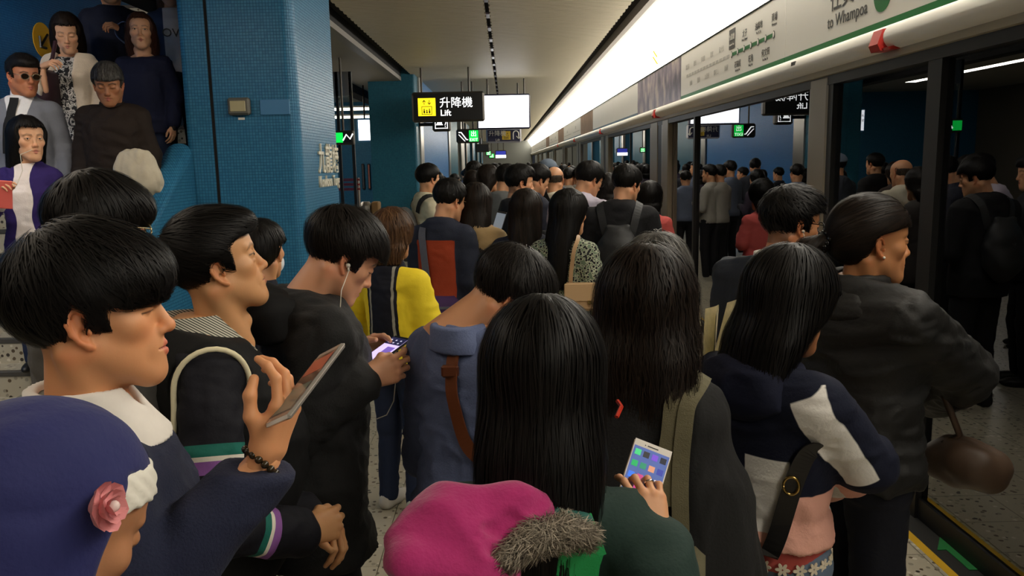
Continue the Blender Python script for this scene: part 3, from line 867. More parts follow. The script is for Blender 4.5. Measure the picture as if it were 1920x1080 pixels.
def terrazzo(name, base, joint=None):
    if name in _mats: return _mats[name]
    t = NT(name); tc = t.n('TexCoord')
    vo = t.n('TexVoronoi', Scale=38); t.l(tc.outputs['Object'], vo.inputs['Vector'])
    wn = t.n('TexWhiteNoise', noise_dimensions='3D'); t.l(vo.outputs['Position'], wn.inputs['Vector'])
    cr = t.n('ValToRGB'); cr.color_ramp.interpolation = 'CONSTANT'; e = cr.color_ramp.elements
    e[0].color = base; e[1].position = .62; e[1].color = tuple(c * .62 for c in base[:3]) + (1,)
    for p, c in ((.76, srgb(92, 78, 60)), (.86, srgb(205, 198, 180)), (.94, srgb(60, 52, 44))):
        x = e.new(p); x.color = c
    t.l(wn.outputs[0], cr.inputs[0])
    lt = t.n('Math', operation='LESS_THAN'); lt.inputs[1].default_value = .42; t.l(vo.outputs['Distance'], lt.inputs[0])
    mx = t.n('Mix', data_type='RGBA'); mx.inputs[6].default_value = base; t.l(lt.outputs[0], mx.inputs[0]); t.l(cr.outputs[0], mx.inputs[7])
    last = mx.outputs[2]
    if joint:
        br = t.n('TexBrick', offset=0.0); br.inputs['Scale'].default_value = 1; br.inputs['Brick Width'].default_value = joint; br.inputs['Row Height'].default_value = joint
        br.inputs['Mortar Size'].default_value = .003; t.l(tc.outputs['Object'], br.inputs['Vector'])
        m2 = t.n('Mix', data_type='RGBA'); m2.inputs[7].default_value = srgb(120, 112, 98); t.l(br.outputs['Fac'], m2.inputs[0]); t.l(last, m2.inputs[6]); last = m2.outputs[2]
    t.l(last, t.b.inputs['Base Color']); t.b.inputs['Roughness'].default_value = .32
    _mats[name] = t.m; return t.m
M_tile = tile_mat('blue_mosaic', srgb(42, 108, 146), srgb(54, 122, 158), srgb(32, 84, 116))
M_tile2 = tile_mat('teal_mosaic', srgb(34, 98, 122), srgb(44, 110, 132), srgb(27, 78, 98))
M_tileb = tile_mat('bright_blue_mosaic', srgb(40, 112, 176), srgb(50, 124, 186), srgb(32, 92, 150))
M_terr = terrazzo('terrazzo', srgb(176, 168, 148)); M_terrj = terrazzo('terrazzo_jointed', srgb(176, 168, 148), .3)
M_dark = mat('dark_void', srgb(16, 15, 15), .8); M_blk = mat('black_frame', srgb(20, 20, 22), .45)
M_steel = mat('brushed_steel', srgb(170, 165, 158), .32, metal=.9, noise=.08, nscale=6)
M_post = mat('door_post_grey', srgb(150, 140, 124), .38, metal=.35)
M_white = mat('enamel_white', srgb(248, 244, 234), .35, noise=.02, nscale=3)
M_grey = mat('soffit_grey', srgb(150, 146, 134), .6)
M_glass = glass_mat('platform_door_glass', 1.75, (.62, .68, .68), 1.45, .015)
M_lit = mat('cove_diffuser', (.9, .9, .88), .6, emit=(1.0, .93, .80), estr=7.5)
def E(name, c, s): return mat(name, c[:3], .5, emit=c, estr=s)
M_litw = E('lit_white', srgb(245, 246, 250), 2.2); M_green = E('lit_green', srgb(10, 200, 70), 1.3); M_yel = E('lit_yellow', srgb(250, 220, 30), 1.2)
M_sw = E('sign_white', srgb(250, 250, 250), 1.6); M_sy = mat('sign_yellow', srgb(215, 180, 50), .5); M_sb = mat('sign_black', srgb(14, 14, 16), .4); M_navy = mat('sign_navy', srgb(28, 30, 62), .5)
M_pw = mat('print_white', srgb(225, 222, 210), .5); M_pg = mat('line_green', srgb(28, 120, 58), .4); M_pt = mat('print_grey', srgb(80, 78, 74), .5); M_plg = mat('print_pale_grey', srgb(200, 196, 188), .5); M_red = mat('lamp_red', srgb(190, 44, 36), .35)

def st(name, mb, m, parent=None, kind=True, **k):
    o = mb.build(name, m, parent, **k)
    if parent is None and kind: o['kind'] = 'structure'
    return o
# floor: one slab, with separate terrazzo slabs where the joints can be seen
FX0, FX1, FY0, FY1 = -1.8, .3, 2.4, 5.4
b = MB()
for lo, hi in (((-9, Y0, -.2), (FX0, Y1, 0)), ((FX1, Y0, -.2), (1.82, Y1, 0)), ((FX0, Y0, -.2), (FX1, FY0, 0)), ((FX0, FY1, -.2), (FX1, Y1, 0)), ((FX0, FY0, -.2), (FX1, FY1, -.012))): b.box(lo, hi)
floor = st('floor', b, M_terrj)
b = MB().box((.0015, .0015, -.01), (.2985, .2985, 0), bev=.002); fm = None
for i in range(7):
    for j in range(10):
        if fm is None:
            t0 = b.build('floor_tile', M_terr, floor); fm = t0.data; t0.location = (FX0, FY0, 0)
        else:
            o = bpy.data.objects.new('floor_tile', fm); o.location = (FX0 + .3 * i, FY0 + .3 * j, 0); link(o, floor)
b = MB().box((1.82, Y0, -.2), (1.86, Y1, .001)); st('trim_1', b, mat('yellow_line', srgb(214, 168, 22), .5))
b = MB().box((1.86, Y0, -.2), (2.12, Y1, .0)); sill = st('trim_2', b, mat('door_sill', srgb(34, 34, 34), .5))
b = MB()   # arrow on the sill pointing away from the doors
A = PZ(1800, 1035, 0)
b.prism([(A[0] - .05, A[1] - .16), (A[0] + .02, A[1] - .16), (A[0] + .02, A[1] + .02), (A[0] + .07, A[1] + .02), (A[0] - .015, A[1] + .14), (A[0] - .09, A[1] + .02), (A[0] - .05, A[1] + .02)], .0, .003, axis='z')
st('arrow_marking', b, mat('arrow_green', srgb(30, 120, 60), .5), sill)

# ceiling: dark void, cross slats, slot with fittings
b = MB().box((-9, Y0, ZC + .45), (6, Y1, ZC + .55)).box((1.33, Y0, ZC + .10), (1.46, Y1, ZC + .2)).box((-1.85, Y0, ZC + .1), (-1.62, Y1, ZC + .2))
ceil = st('ceiling', b, M_dark)
b = MB(); y = Y0; k = 0
while y < 40:
    for x0, x1 in ((-1.655, -.20), (-.135, 1.296)):
        b.box((x0 - .012 * (k % 2), y, ZC), (x1 + .012 * (k % 2), y + .088, ZC + .02))
    y += .10; k += 1
b.box((-1.655, 40, ZC), (-.2, Y1, ZC + .02)).box((-.135, 40, ZC), (1.296, Y1, ZC + .02))
sl = b.build('ceiling_slats', mat('slat_cream', srgb(204, 194, 168), .5), ceil); sl['kind'] = 'stuff'
b = MB()
for i in range(26): b.box((-.195, 5.5 + i * .9, ZC + .03), (-.14, 5.5 + i * .9 + .25, ZC + .05))
st('slot_fitting', b, mat('slot_grey', srgb(170, 170, 190), .3), ceil)['kind'] = 'stuff'
# left bulkhead with soffit
b = MB().box((-1.95, Y0, ZC - .11), (-1.83, Y1, ZC - .045)); trim = st('trim_3', b, mat('bulkhead_trim', srgb(132, 128, 120), .45))
st('trim_13', MB().box((-1.95, Y0, ZC - .045), (-1.835, Y1, ZC + .12)), M_dark)
b = MB().box((-2.75, Y0, ZC - .11), (-1.95, Y1, ZC - .02)); sof = st('trim_4', b, M_grey)
b = MB().box((-3.0, Y0, ZC - .26), (-2.75, Y1, ZC + .1)); st('trim_5', b, M_dark)
def downlight(u, v, z):
    p = PZ(u, v, z)
    t = empty('downlight', p, label='round recessed downlight glowing in the grey soffit', cat='ceiling light')
    MB().lathe([(.13, 0), (.13, -.012), (.105, -.012), (.105, 0)], n=24).build('ring', M_white, t)
    MB().lathe([(.104, -.004), (.104, .0)], n=24).build('lamp', E('downlight_lamp', srgb(255, 236, 200), 9), t)
    l = bpy.data.lights.new('downlight_lamp', 'SPOT'); l.energy = 60; l.spot_size = 2.4; l.color = (1, .88, .7); l.shadow_soft_size = .1
    o = bpy.data.objects.new('downlight_lamp', l); o.location = (0, 0, -.03); link(o, t)
downlight(713, 157, ZC - .11)

# right side: platform screen doors
def sx(prof, y0, y1, name, m, parent=None, smooth=False):
    return st(name, MB().prism(prof, y0, y1, axis='y'), m, parent, smooth=smooth)
cove = sx([(1.655, ZC + .05), (1.655, ZC), (1.935, 2.885), (1.96, 2.885), (1.96, ZC + .05)], Y0, Y1, 'trim_6', M_lit)
sx([(1.46, ZC + .1), (1.46, ZC - .005), (1.52, ZC - .012), (1.655, ZC - .002), (1.655, ZC + .1)], Y0, Y1, 'trim_7', mat('cove_lip', srgb(168, 160, 152), .4))
def sticker(u, v, name, m, w_, h_):
    p = PX(u, v, 1.86)
    return p
header = sx([(1.955, 2.885), (1.94, 2.865), (1.94, 2.42), (1.945, 2.40), (1.95, 2.225), (2.25, 2.225), (2.25, 3.3), (1.97, 3.3)], Y0, Y1, 'trim_8', M_white)
sx([(1.93, 2.872), (1.93, 2.864), (1.96, 2.864), (1.96, 2.872)], Y0, Y1, 'black_edge_line', M_dark, header)  # thin dark strip along the top edge of the header panels
pr = [(1.946, 2.392)] + [(1.946 - .075 * math.sin(a), 2.325 + .066 * math.cos(a)) for a in np.linspace(.25, 2.5, 9)] + [(1.93, 2.262), (1.955, 2.262)]
bn = sx(pr, Y0, Y1, 'bullnose_rail', M_white, header, smooth=True)
sx([(1.93, 2.262), (1.925, 2.226), (1.955, 2.222), (1.955, 2.262)], Y0, Y1, 'underside_trim', mat('underside', srgb(168, 158, 138), .5), header)
def panel(y0, y1, z0, z1, m, name, parent, off=.004):
    return MB().box((1.94 - off, y0 + .004, z0), (1.95, y1 - .004, z1)).build(name, m, parent)
XT = 1.934
def wtext(body, u, v, size, m, parent, name='lettering', align='LEFT', sx=1., X=XT, bold=0):
    p = PX(u, v, X)
    return text_mesh(name, body, size, m, frame(p, (0, -1, 0), (0, 0, 1)), parent, .0008, align, sx, bold)
# header panels, near to far: destination, route map, poster, then repeats
pY = lambda u, v: PX(u, v, 1.94)[1]
yA = pY(1474, 60); yB = pY(1277, 190); yC = pY(1196, 205)
per = yA - yC + 4.4
segs = [(Y0, yA, 'destination'), (yA, yB, 'map'), (yB, yC, 'poster')]
y = yC; seq = [('destination', 2.4), ('map', 3.4), ('poster', 1.6)]; k = 0; segs2 = []
lens = [2.7, 3.4, yC - yB]
while y < 45:
    n_, _ = seq[k % 3]; segs2.append((y, y + lens[k % 3], n_)); y += lens[k % 3]; k += 1
segs2.append((y, Y1, 'map'))
def poster_mat():
    t = NT('ad_print'); tc = t.n('TexCoord'); nz = t.n('TexNoise', Scale=4.5, Detail=6); mp = t.n('Mapping'); mp.inputs['Scale'].default_value = (1, 1.1, .8)
    t.l(tc.outputs['Object'], mp.inputs[0]); t.l(mp.outputs[0], nz.inputs['Vector']); cr = t.n('ValToRGB'); e = cr.color_ramp.elements
    e[0].position = .36; e[0].color = srgb(62, 50, 70); e[1].position = .66; e[1].color = srgb(196, 180, 170)
    x = e.new(.5); x.color = srgb(128, 108, 128)
    t.l(nz.outputs[0], cr.inputs[0]); t.l(cr.outputs[0], t.b.inputs['Base Color']); t.b.inputs['Roughness'].default_value = .35; return t.m
M_ad = poster_mat(); M_ad2 = mat('ad_print_brown', srgb(150, 118, 92), .4, noise=.4, nscale=6)
for i, (a, c, n_) in enumerate(segs + segs2):
    if n_ == 'poster':
        p = panel(a, c, 2.40, 2.858, M_ad if i < 3 else M_ad2, 'poster_panel', header)
    else:
        p = panel(a, c, 2.425, 2.858, M_white, n_ + '_panel', header)
        MB().box((1.934, a + .004, 2.394), (1.95, c - .004, 2.424)).build('colour_stripe', M_pg if i < 2 else mat('stripe_grey_blue', srgb(96, 120, 140), .5), header)
    if i == 0: pd = p
    if i == 1: pm = p
    if i > 4 and n_ != 'poster':
        y = (a + c) / 2
        text_mesh('lettering', '往黃埔' if n_ != 'map' else '九龍塘', .09, M_plg, frame((XT, y + .3, 2.62), (0, -1, 0), (0, 0, 1)), p, .0008)
        MB().box((XT, a + .3, 2.53), (1.94, c - .3, 2.545)).build('route_line', M_plg, p)
# destination panel: words and the green disc
wtext('to Whampoa', 1551, 55, .100, M_pt, pd, sx=1.0)
wtext('往黃埔', 1556, 19, .17, M_pt, pd)
c = PX(1655, -16, XT); MB().prism([(c[1] + .10 * math.cos(a), c[2] + .10 * math.sin(a)) for a in np.linspace(0, 2 * math.pi, 33)[:-1]], XT, 1.94, axis='x').build('green_disc', M_pg, pd)
text_mesh('lettering', 'EXIT', .001, M_pt, frame((XT, -4, 2.5), (0, -1, 0), (0, 0, 1)), pd) if 0 else None
# route map: line with stations
z_line = PX(1372, 103, XT)[2] * .5 + PX(1451, 64, XT)[2] * .5
ya, yb = PX(1372, 103, XT)[1], PX(1451, 64, XT)[1]
MB().box((XT, yb, z_line - .014), (1.94, ya, z_line + .014)).build('route_line', M_pg, pm)
yend = PX(1285, 142, XT)[1]
for q in range(14):
    w_ = (yend - ya - .1) / 14
    MB().box((XT, ya + .08 + q * w_, z_line - .012), (1.94, ya + .08 + q * w_ + w_ * .72, z_line + .012)).build('route_dash', M_plg, pm)
names = [('九龍塘', 'Kowloon Tong', 0), ('石硤尾', 'Shek Kip Mei', -1), ('太子', 'Prince Edward', 1), ('旺角', 'Mong Kok', -1), ('油麻地', 'Yau Ma Tei', 1), ('何文田', 'Ho Man Tin', -1), ('黃埔', 'Whampoa', 1)]
for q, (zh, en, sd) in enumerate(names):
    y = ya + (yb - ya) * q / 6
    MB().prism([(y + .020 * math.cos(a), z_line + .028 * math.sin(a)) for a in np.linspace(0, 2 * math.pi, 13)[:-1]], XT - .003, XT, axis='x').build('station_ring', M_pt, pm)
    MB().prism([(y + .013 * math.cos(a), z_line + .021 * math.sin(a)) for a in np.linspace(0, 2 * math.pi, 13)[:-1]], XT - .005, XT - .003, axis='x').build('station_dot', M_white, pm)
    up = (0, 0, 1)
    if sd == 0:
        bx = MB().box((XT - .001, y - .09, z_line + .05), (1.94, y + .09, z_line + .21)).build('station_box', M_pt, pm)
        text_mesh('lettering', zh, .055, M_pw, frame((XT - .003, y, z_line + .125), (0, -1, 0), up), pm, .0005, 'CENTER')
        text_mesh('lettering', en, .024, M_pw, frame((XT - .003, y, z_line + .075), (0, -1, 0), up), pm, .0005, 'CENTER')
    else:
        dz = .10 if sd > 0 else -.12
        text_mesh('lettering', zh, .062, M_pt, frame((XT, y, z_line + dz), (0, -1, 0), up), pm, .0005, 'CENTER')
        text_mesh('lettering', en, .026, M_pt, frame((XT, y, z_line + dz - .035), (0, -1, 0), up), pm, .0005, 'CENTER')
for q, zh in enumerate(['樂富', '黃大仙', '鑽石山', '彩虹', '九龍灣', '牛頭角', '觀塘', '藍田', '油塘', '調景嶺']):
    y = ya + .17 + q * (yend - ya - .1) / 10
    text_mesh('lettering', zh, .055, M_plg, frame((XT, y, z_line + (.07 if q % 2 else -.11)), (0, -1, 0), (0, 0, 1)), pm, .0005, 'CENTER')
# red indicator lamps under the header
for q, (u, v) in enumerate(((1650, 78), (1228, 214), (1126, 247), (1077, 262), (1046, 272))):
    y = PX(u, v, 1.88)[1]
    b = MB(); b.prism([(1.95, 2.372), (1.868, 2.362), (1.845, 2.29), (1.86, 2.258), (1.95, 2.262)], y - .05, y + .05, axis='y')
    b.prism([(1.90, 2.275), (1.868, 2.268), (1.88, 2.257), (1.95, 2.26)], y - .11, y - .05, axis='y')
    o = b.build('indicator_lamp', M_red)
    tag(o, 'red wedge-shaped door lamp under the header, ' + ['beside the lettering to Whampoa', 'below the purple poster panel', 'third along the white rail', 'small one fourth along the white rail', 'tiny one fifth along the white rail'][q], 'lamp', 'red door lamps on the header')
b = MB().box((1.872, PX(1489, 122, 1.88)[1] - .04, 2.325), (1.88, PX(1489, 122, 1.88)[1] + .035, 2.355)); b.build('header_label', M_pt, bn)
def on_cove(u, v):
    X = 1.8
    for _ in range(30):
        q = PX(u, v, X); X = X + .3 * ((1.935 - (q[2] - 2.885) * .28 / .435) - X)
    return PX(u, v, X)
up_ = unit((-.28, 0, .435)); nn_ = unit((-.435, 0, -.28))
for v_, h_ in ((101, .028), (113, .034)):
    q = on_cove(1229, v_) + nn_ * .004; M = frame(q, (0, -1, 0), up_)
    MB().box((-.035, -h_ * 1.6, -.002), (.035, h_ * 1.6, .002), M).build('sticker', E('sticker_yellow', srgb(244, 220, 60), .9), cove)  # glow stands in for the panel's light coming through the sticker
# posts, mullions and panes
NP = 12
posts = [(4.93, 5.24)] + [q for k in range(8) for q in ((9.72 + 5.7 * k, 10.18 + 5.7 * k), (10.40 + 5.7 * k, 10.98 + 5.7 * k))]
wi = 0
def pane(y0, y1, x, idx):
    global wi; wi += 1
    t = empty('window_%d' % wi, (0, 0, 0)); t['kind'] = 'structure'
    MB().box((x, y0, .10), (x + .012, y1, 2.225)).build('pane', M_glass, t)
    MB().box((x - .015, y0, 0), (x + .03, y1, .10)).build('bottom_rail', M_blk, t)
    return t
edges = [(Y0, 3.66, 0), (3.78, 4.90, 0), (5.26, 8.38, 0), (8.44, 9.70, .02)]
for k in range(8): edges.append((11.0 + 5.7 * k, 15.40 + 5.7 * k, 0 if k % 2 else .01))
for y0, y1, dx in edges: pane(y0, y1, XG + .03 + dx, 0)
for i, (y0, y1) in enumerate(posts):
    t = empty('door_%d' % (i + 1), (0, 0, 0)); t['kind'] = 'structure'
    MB().box((XG - .01, y0, 0), (XG + .06, y1 - (.035 if i == 0 else .1), 2.225), bev=.012).build('post', M_post, t)
    MB().box((XG + .0, y1 - (.035 if i == 0 else .1), 0), (XG + .06, y1, 2.225), bev=.01).build('post_edge', M_steel, t)
b = MB().box((XG + .0, 3.66, 0), (XG + .06, 3.78, 2.225)).box((XG + .0, 8.38, 0), (XG + .05, 8.44, 2.225)).box((XG + .0, 4.86, 0), (XG + .06, 4.93, 2.225))
for k in range(8): b.box((XG + .03, 12.9 + 5.7 * k, 0), (XG + .06, 12.97 + 5.7 * k, 2.225)).box((XG, 10.18 + 5.7 * k, 0), (XG + .06, 10.4 + 5.7 * k, 2.225))
st('trim_9', b, M_blk)
st('trim_10', MB().box((XG - .005, Y0, 2.17), (XG + .09, Y1, 2.226)), M_blk)
# tunnel behind the doors
tun = st('wall_right', MB().box((5.2, Y0, -1.6), (5.4, Y1, 5)), mat('tunnel_wall', srgb(58, 56, 52), .8, noise=.3, nscale=2))
st('trim_11', MB().box((2.2, Y0, -1.7), (5.2, Y1, -1.5)), M_dark)
st('trim_12', MB().box((2.2, Y0, 4.2), (5.2, Y1, 4.4)), M_dark)
b = MB()
for z in (.6, .95, 1.5): b.tube([(5.12, Y0, z), (5.12, 20, z)], .035, 6)
st('tunnel_cable', b, mat('cable_grey', srgb(80, 78, 72), .6), tun)
st('cable_tray', MB().box((4.95, Y0, 1.85), (5.2, 20, 1.93)), mat('tray_grey', srgb(110, 108, 100), .5), tun)
for y, ow in ((3.2, 'nearest of the four'), (4.6, 'second of the four'), (6.4, 'third of the four'), (9.0, 'farthest of the four')):
    t = empty('tunnel_lamp', (5.1, y, 2.55), label='small white tunnel lamp on the dark wall behind the doors, ' + ow, cat='lamp', group='tunnel lamps behind the glass')
    MB().box((-.05, -.15, -.03), (.05, .15, .03), bev=.01).build('housing', M_blk, t); MB().box((-.06, -.13, -.02), (-.05, .13, .02)).build('tube', E('tunnel_tube', srgb(240, 245, 230), 2), t)

# first pillar with the parapet of the stairs
PR = -1.37; PYN = 5.42; PYF = 6.65; SX = -1.935
def rounded(x0, x1, y0, y1, r, corners):
    pts = []
    for cx, cy, a0, on in ((x1, y0, -90, corners[0]), (x1, y1, 0, corners[1]), (x0, y1, 90, corners[2]), (x0, y0, 180, corners[3])):
        if on:
            ox = cx - r if cx == x1 else cx + r; oy = cy + r if cy == y0 else cy - r
            pts += [(ox + r * math.cos(math.radians(a0 + 15 * k)), oy + r * math.sin(math.radians(a0 + 15 * k))) for k in range(7)]
        else: pts.append((cx, cy))
    return pts
p1 = st('pillar', MB().prism(rounded(SX + .012, PR, PYN, PYF, .075, (1, 1, 0, 0)), 0, ZC + .4, axis='z'), M_tile)
st('pillar_flank', MB().prism(rounded(-2.13, SX - .012, PYN + .004, PYF, .05, (0, 0, 1, 1)), 0, ZC + .4, axis='z'), M_tile, p1)
st('movement_joint', MB().box((SX - .012, PYN + .012, 0), (SX + .012, PYF - .1, ZC + .4)), M_dark, p1)
def ptext(body, u, v, size, parent, sx=1.):
    p = PX(u, v, PR + .004)
    return text_mesh('lettering', body, size, mat('letter_cream', srgb(216, 210, 192), .5), frame(p, (0, 1, 0), (0, 0, 1)), parent, .008, 'LEFT', sx, .002)
ptext('九龍塘', 597, 320, .235, p1, 1.0)
ptext('Kowloon Tong', 599, 351, .115, p1, .98)
# call point box and cover plate
c = P(451, 200, PYN)
t = empty('call_point', c, label='small grey call point box with beige window on the blue tiled pillar', cat='wall box')
MB().box((-.072, -.05, -.056), (.072, 0, .056), bev=.012).build('housing', mat('callbox_grey', srgb(92, 90, 82), .5), t)
MB().box((-.052, -.056, -.034), (.048, -.05, .034), bev=.003).build('window', mat('callbox_beige', srgb(176, 166, 128), .3), t)
MB().box((-.02, -.004, -.085), (.022, 0, -.070)).build('label_plate', M_pw, t)
c = P(516, 201, PYN)
o = MB().box((-.098, -.012, -.05), (.098, 0, .05), bev=.003).build('cover_plate', mat('plate_blue', srgb(58, 120, 164), .35), loc=c); tag(o, 'flat pale blue cover plate screwed to the tiled pillar', 'plate')

# stairs
SY, SS = 3.9, .68; RISE = .15; RUN = RISE / SS; SXL, SXR = -4.0, -2.30
stairs = empty('stairs', (0, SY, 0), label='terrazzo stairs with dark nosings coming down beside the blue wall', cat='stairs'); stairs['kind'] = 'structure'
for k in range(24):
    z = RISE * (k + 1); y = RUN * k
    MB().box((SXL, y, 0 if k < 3 else z - .6), (SXR, y + RUN + .3, z - .004)).build('step', M_terr, stairs)
    MB().box((SXL, y - .008, z - .030), (SXR, y + .035, z), bev=.004).build('nosing', mat('nosing_dark', srgb(70, 66, 60), .5), stairs)
# parapet: tiled wall with a rounded slanting top
def ztop(y): return 1.984 + SS * (y - 5.539) - .0
poly = []
b = MB(); y0, y1 = 3.35, PYN + .02; n = 10; V = []; F = []
prof = [(-2.09, None)] + [(-2.185 + .095 * math.cos(a), .075 * math.sin(a)) for a in np.linspace(0, math.pi, 11)] + [(-2.28, None)]
m = len(prof)
for yy in (y0, y1):
    for x, dz in prof: V.append((x, yy, 0 if dz is None else max(ztop(yy) - .075 + dz, .5)))
for i in range(m - 1): F.append((i, i + 1, m + i + 1, m + i))
F += [tuple(range(m - 1, -1, -1)), tuple(range(m, 2 * m))]
st('wall_parapet', MB().add(V, F), M_tile, smooth=False)
st('wall_left', MB().box((-4.2, 3.0, 0), (SXL, 9.6, 8)), M_tileb)
st('wall_stair_end', MB().box((-4.2, 9.4, 0), (-2.31, 9.6, 8)), M_tileb)
st('wall_stair_right', MB().box((-2.31, PYF - .05, 0), (-2.13, 9.3, 8)), mat('wall_beige', srgb(120, 112, 98), .7))
st('wall_left_near', MB().box((-9, 3.0, 0), (-4.0, 3.15, 5)), mat('wall_beige', srgb(120, 112, 98), .7))
c = PX(80, 76, SXL + .004)
t = empty('arrow_sign', c, label='round yellow arrow sign on the blue wall of the stairs', cat='sign')
MB().prism([(.15 * math.cos(a), .15 * math.sin(a)) for a in np.linspace(0, 2 * math.pi, 29)[:-1]], 0, .006, axis='x').build('disc', mat('arrow_yellow', srgb(232, 176, 30), .5), t)
MB().tube([(.008, .07, .06), (.008, -.06, -.06)], .012, 6).tube([(.008, -.06, .03), (.008, -.06, -.06), (.008, .03, -.06)], .012, 6).build('arrow', M_sb, t)

# second pillar (lift shaft) and the walls beyond
LY = 14.6; LX = (785 - 949) * LY / 1500
lx0 = (700 - 949) * LY / 1500
p2 = st('pillar', MB().prism(rounded(lx0, LX, LY, LY + .6, .04, (1, 1, 0, 0)), 0, ZC + .4, axis='z'), M_tile2)
st('corner_trim', MB().box((LX - .01, LY + .45, 0), (LX + .03, LY + 1.0, ZC)), M_steel, p2)
st('wall_lift', MB().box((LX - .5, LY + 1.0, 0), (LX, 22.4, ZC + .2)), M_tileb)
x = LX; ypos = 22.4
def far_pillar(y, d, m, w_=.8):
    q = st('pillar', MB().box((x - w_, y, 0), (x + .02, y + d, ZC + .2)), m)
    st('corner_trim', MB().box((x + .0, y - .12, 0), (x + .035, y + .35, ZC)), M_steel, q); return q
far_pillar(22.6, 4.0, M_tile2); far_pillar(28.6, 2.4, mat('panel_grey', srgb(196, 196, 190), .4)); far_pillar(32.5, 3, M_tile2); far_pillar(38.5, 3, M_tile); far_pillar(45, 3, M_tile2); far_pillar(52, 3, M_tile)
st('wall_far', MB().box((-9, Y1 - .5, 0), (2, Y1, ZC + .4)), mat('far_grey', srgb(120, 122, 116), .7))
# back hall between the pillars
st('wall_back', MB().box((-9, 22, 0), (LX - .55, 22.2, 5)), M_tile)
st('wall_hall', MB().box((-9, 3.15, 0), (-8.8, 22, 5)), mat('wall_beige', srgb(120, 112, 98), .7))
st('ceiling_hall', MB().box((-9, 12.3, ZC + .1), (-2.9, 22, ZC + .2)), M_grey)
for k, (v, yy) in enumerate(((205, 19.5), (220, 20.8))):
    a = P(640, v, yy); c_ = P(700, v, yy)
    t = empty('strip_light', a, label='thin white fluorescent strip in the hall behind the pillar, ' + ('upper of the two' if k == 0 else 'lower of the two'), cat='ceiling light', group='strip lights in the back hall')
    MB().box((-.4, -.03, -.03), (c_[0] - a[0] + .3, .03, .03), bev=.008).build('tube', E('strip_lamp', srgb(255, 246, 225), 4), t)
    MB().box((-.4, -.05, .03), (c_[0] - a[0] + .3, .05, .07)).tube([(0, 0, .05), (0, 0, ZC + .1 - a[2])], .01, 6).build('housing', M_white, t)
a = P(666, 130, 12.6); 
gs = empty('glass_screen', (0, 0, 0), label='tall glass screen with dark uprights between the two pillars', cat='screen')
ya_ = 11.6; xs = [(q - 949) * ya_ / 1500 for q in (625, 643, 668)]
for i_, x_ in enumerate(xs): MB().box((x_ - .02, ya_ - .02, 0), (x_ + .02, ya_ + .03, 3.05)).build('upright', M_blk, gs)
for i_ in range(2): MB().box((xs[i_] + .02, ya_, .05), (xs[i_ + 1] - .02, ya_ + .012, 3.0)).build('pane', glass_mat('hall_glass', 1.5, (.85, .9, .9), 1.2, .03), gs)
MB().box((xs[0], ya_ - .02, 2.72), (xs[2], ya_ + .03, 3.05)).build('header', M_steel, gs)
def hang_box(u0, v0, u1, v1, Y, name, m, depth=.12, bev=.02):
    a = P(u0, v0, Y); c = P(u1, v1, Y); o = np.array(((a[0] + c[0]) / 2, Y, (a[2] + c[2]) / 2)); W = (c[0] - a[0]) / 2; H = (a[2] - c[2]) / 2
    return o, W, H
def sign(u0, v0, u1, v1, Y, label, cat='sign', frame_m=None, face=None, depth=.14, rods=(), hang=True, name='hanging_sign'):
    o, W, H = hang_box(u0, v0, u1, v1, Y, '', None)
    t = empty(name, o, label=label, cat=cat)
    MB().box((-W, 0, -H), (W, depth, H), bev=.03 if H > .1 else .012).build('casing', frame_m or mat('sign_casing', srgb(70, 66, 60), .4, metal=.5), t)
    MB().box((-W + .03, -.006, -H + .03), (W - .03, 0, H - .03)).build('face', face or M_sb, t)
    for r in rods: MB().tube([(r, depth / 2, H), (r, depth / 2, ZC - o[2] + .02)], .016, 8).build('rod', mat('rod_dark', srgb(54, 48, 40), .4, metal=.4), t)
    return t, W, H
def stext(t, body, x, z, size, m, sx=1., align='LEFT', bold=0): return text_mesh('lettering', body, size, m, frame((x, -.0125, z), (1, 0, 0), (0, 0, 1)), t, .001, align, sx, bold)
def lift_icon(t, cx, cz, h, m, mk):
    MB().box((cx - h, -.010, cz - h), (cx + h, -.006, cz + h), bev=.0015).build('icon_tile', m, t)
    b = MB(); y = -.012; s_ = h
    def bar(x0, z0, x1, z1): b.box((cx + x0 * s_, y, cz + z0 * s_), (cx + x1 * s_, y + .002, cz + z1 * s_))
    bar(-.6, -.85, .6, -.79); bar(-.6, .02, .6, .08); bar(-.6, -.85, -.54, .08); bar(.54, -.85, .6, .08)
    for x0, hh in ((-.3, .34), (0, .22), (.3, .34)):
        bar(x0 - .08, -.7, x0 + .08, -.7 + hh); b.ball((cx + x0 * s_, y, cz + (-.7 + hh + .1) * s_), (.08 * s_, .002, .08 * s_), 8, 4)
    for x0, d in ((-.3, 1), (.3, -1)):
        bar(x0 - .03, .25, x0 + .03, .8); z1 = .8 if d > 0 else .25
        for sg in (-1, 1): b.prism([(cx + x0 * s_, cz + z1 * s_), (cx + (x0 + sg * .2) * s_, cz + (z1 - d * .22) * s_), (cx + (x0 + sg * .14) * s_, cz + (z1 - d * .28) * s_), (cx + x0 * s_, cz + (z1 - d * .1) * s_)], y, y + .002)
    b.build('icon', mk, t)
t, W, H = sign(771, 173, 909, 227, 13.6, 'large black hanging sign reading Lift in white with yellow lift symbol', rods=(-.44, .35))
lift_icon(t, -W + .25, 0, .145, M_yel, M_sb)
stext(t, '升降機', -W + .46, .0, .185, M_sw, 1.); stext(t, 'Lift', -W + .47, -.145, .14, M_sw, bold=.0015)
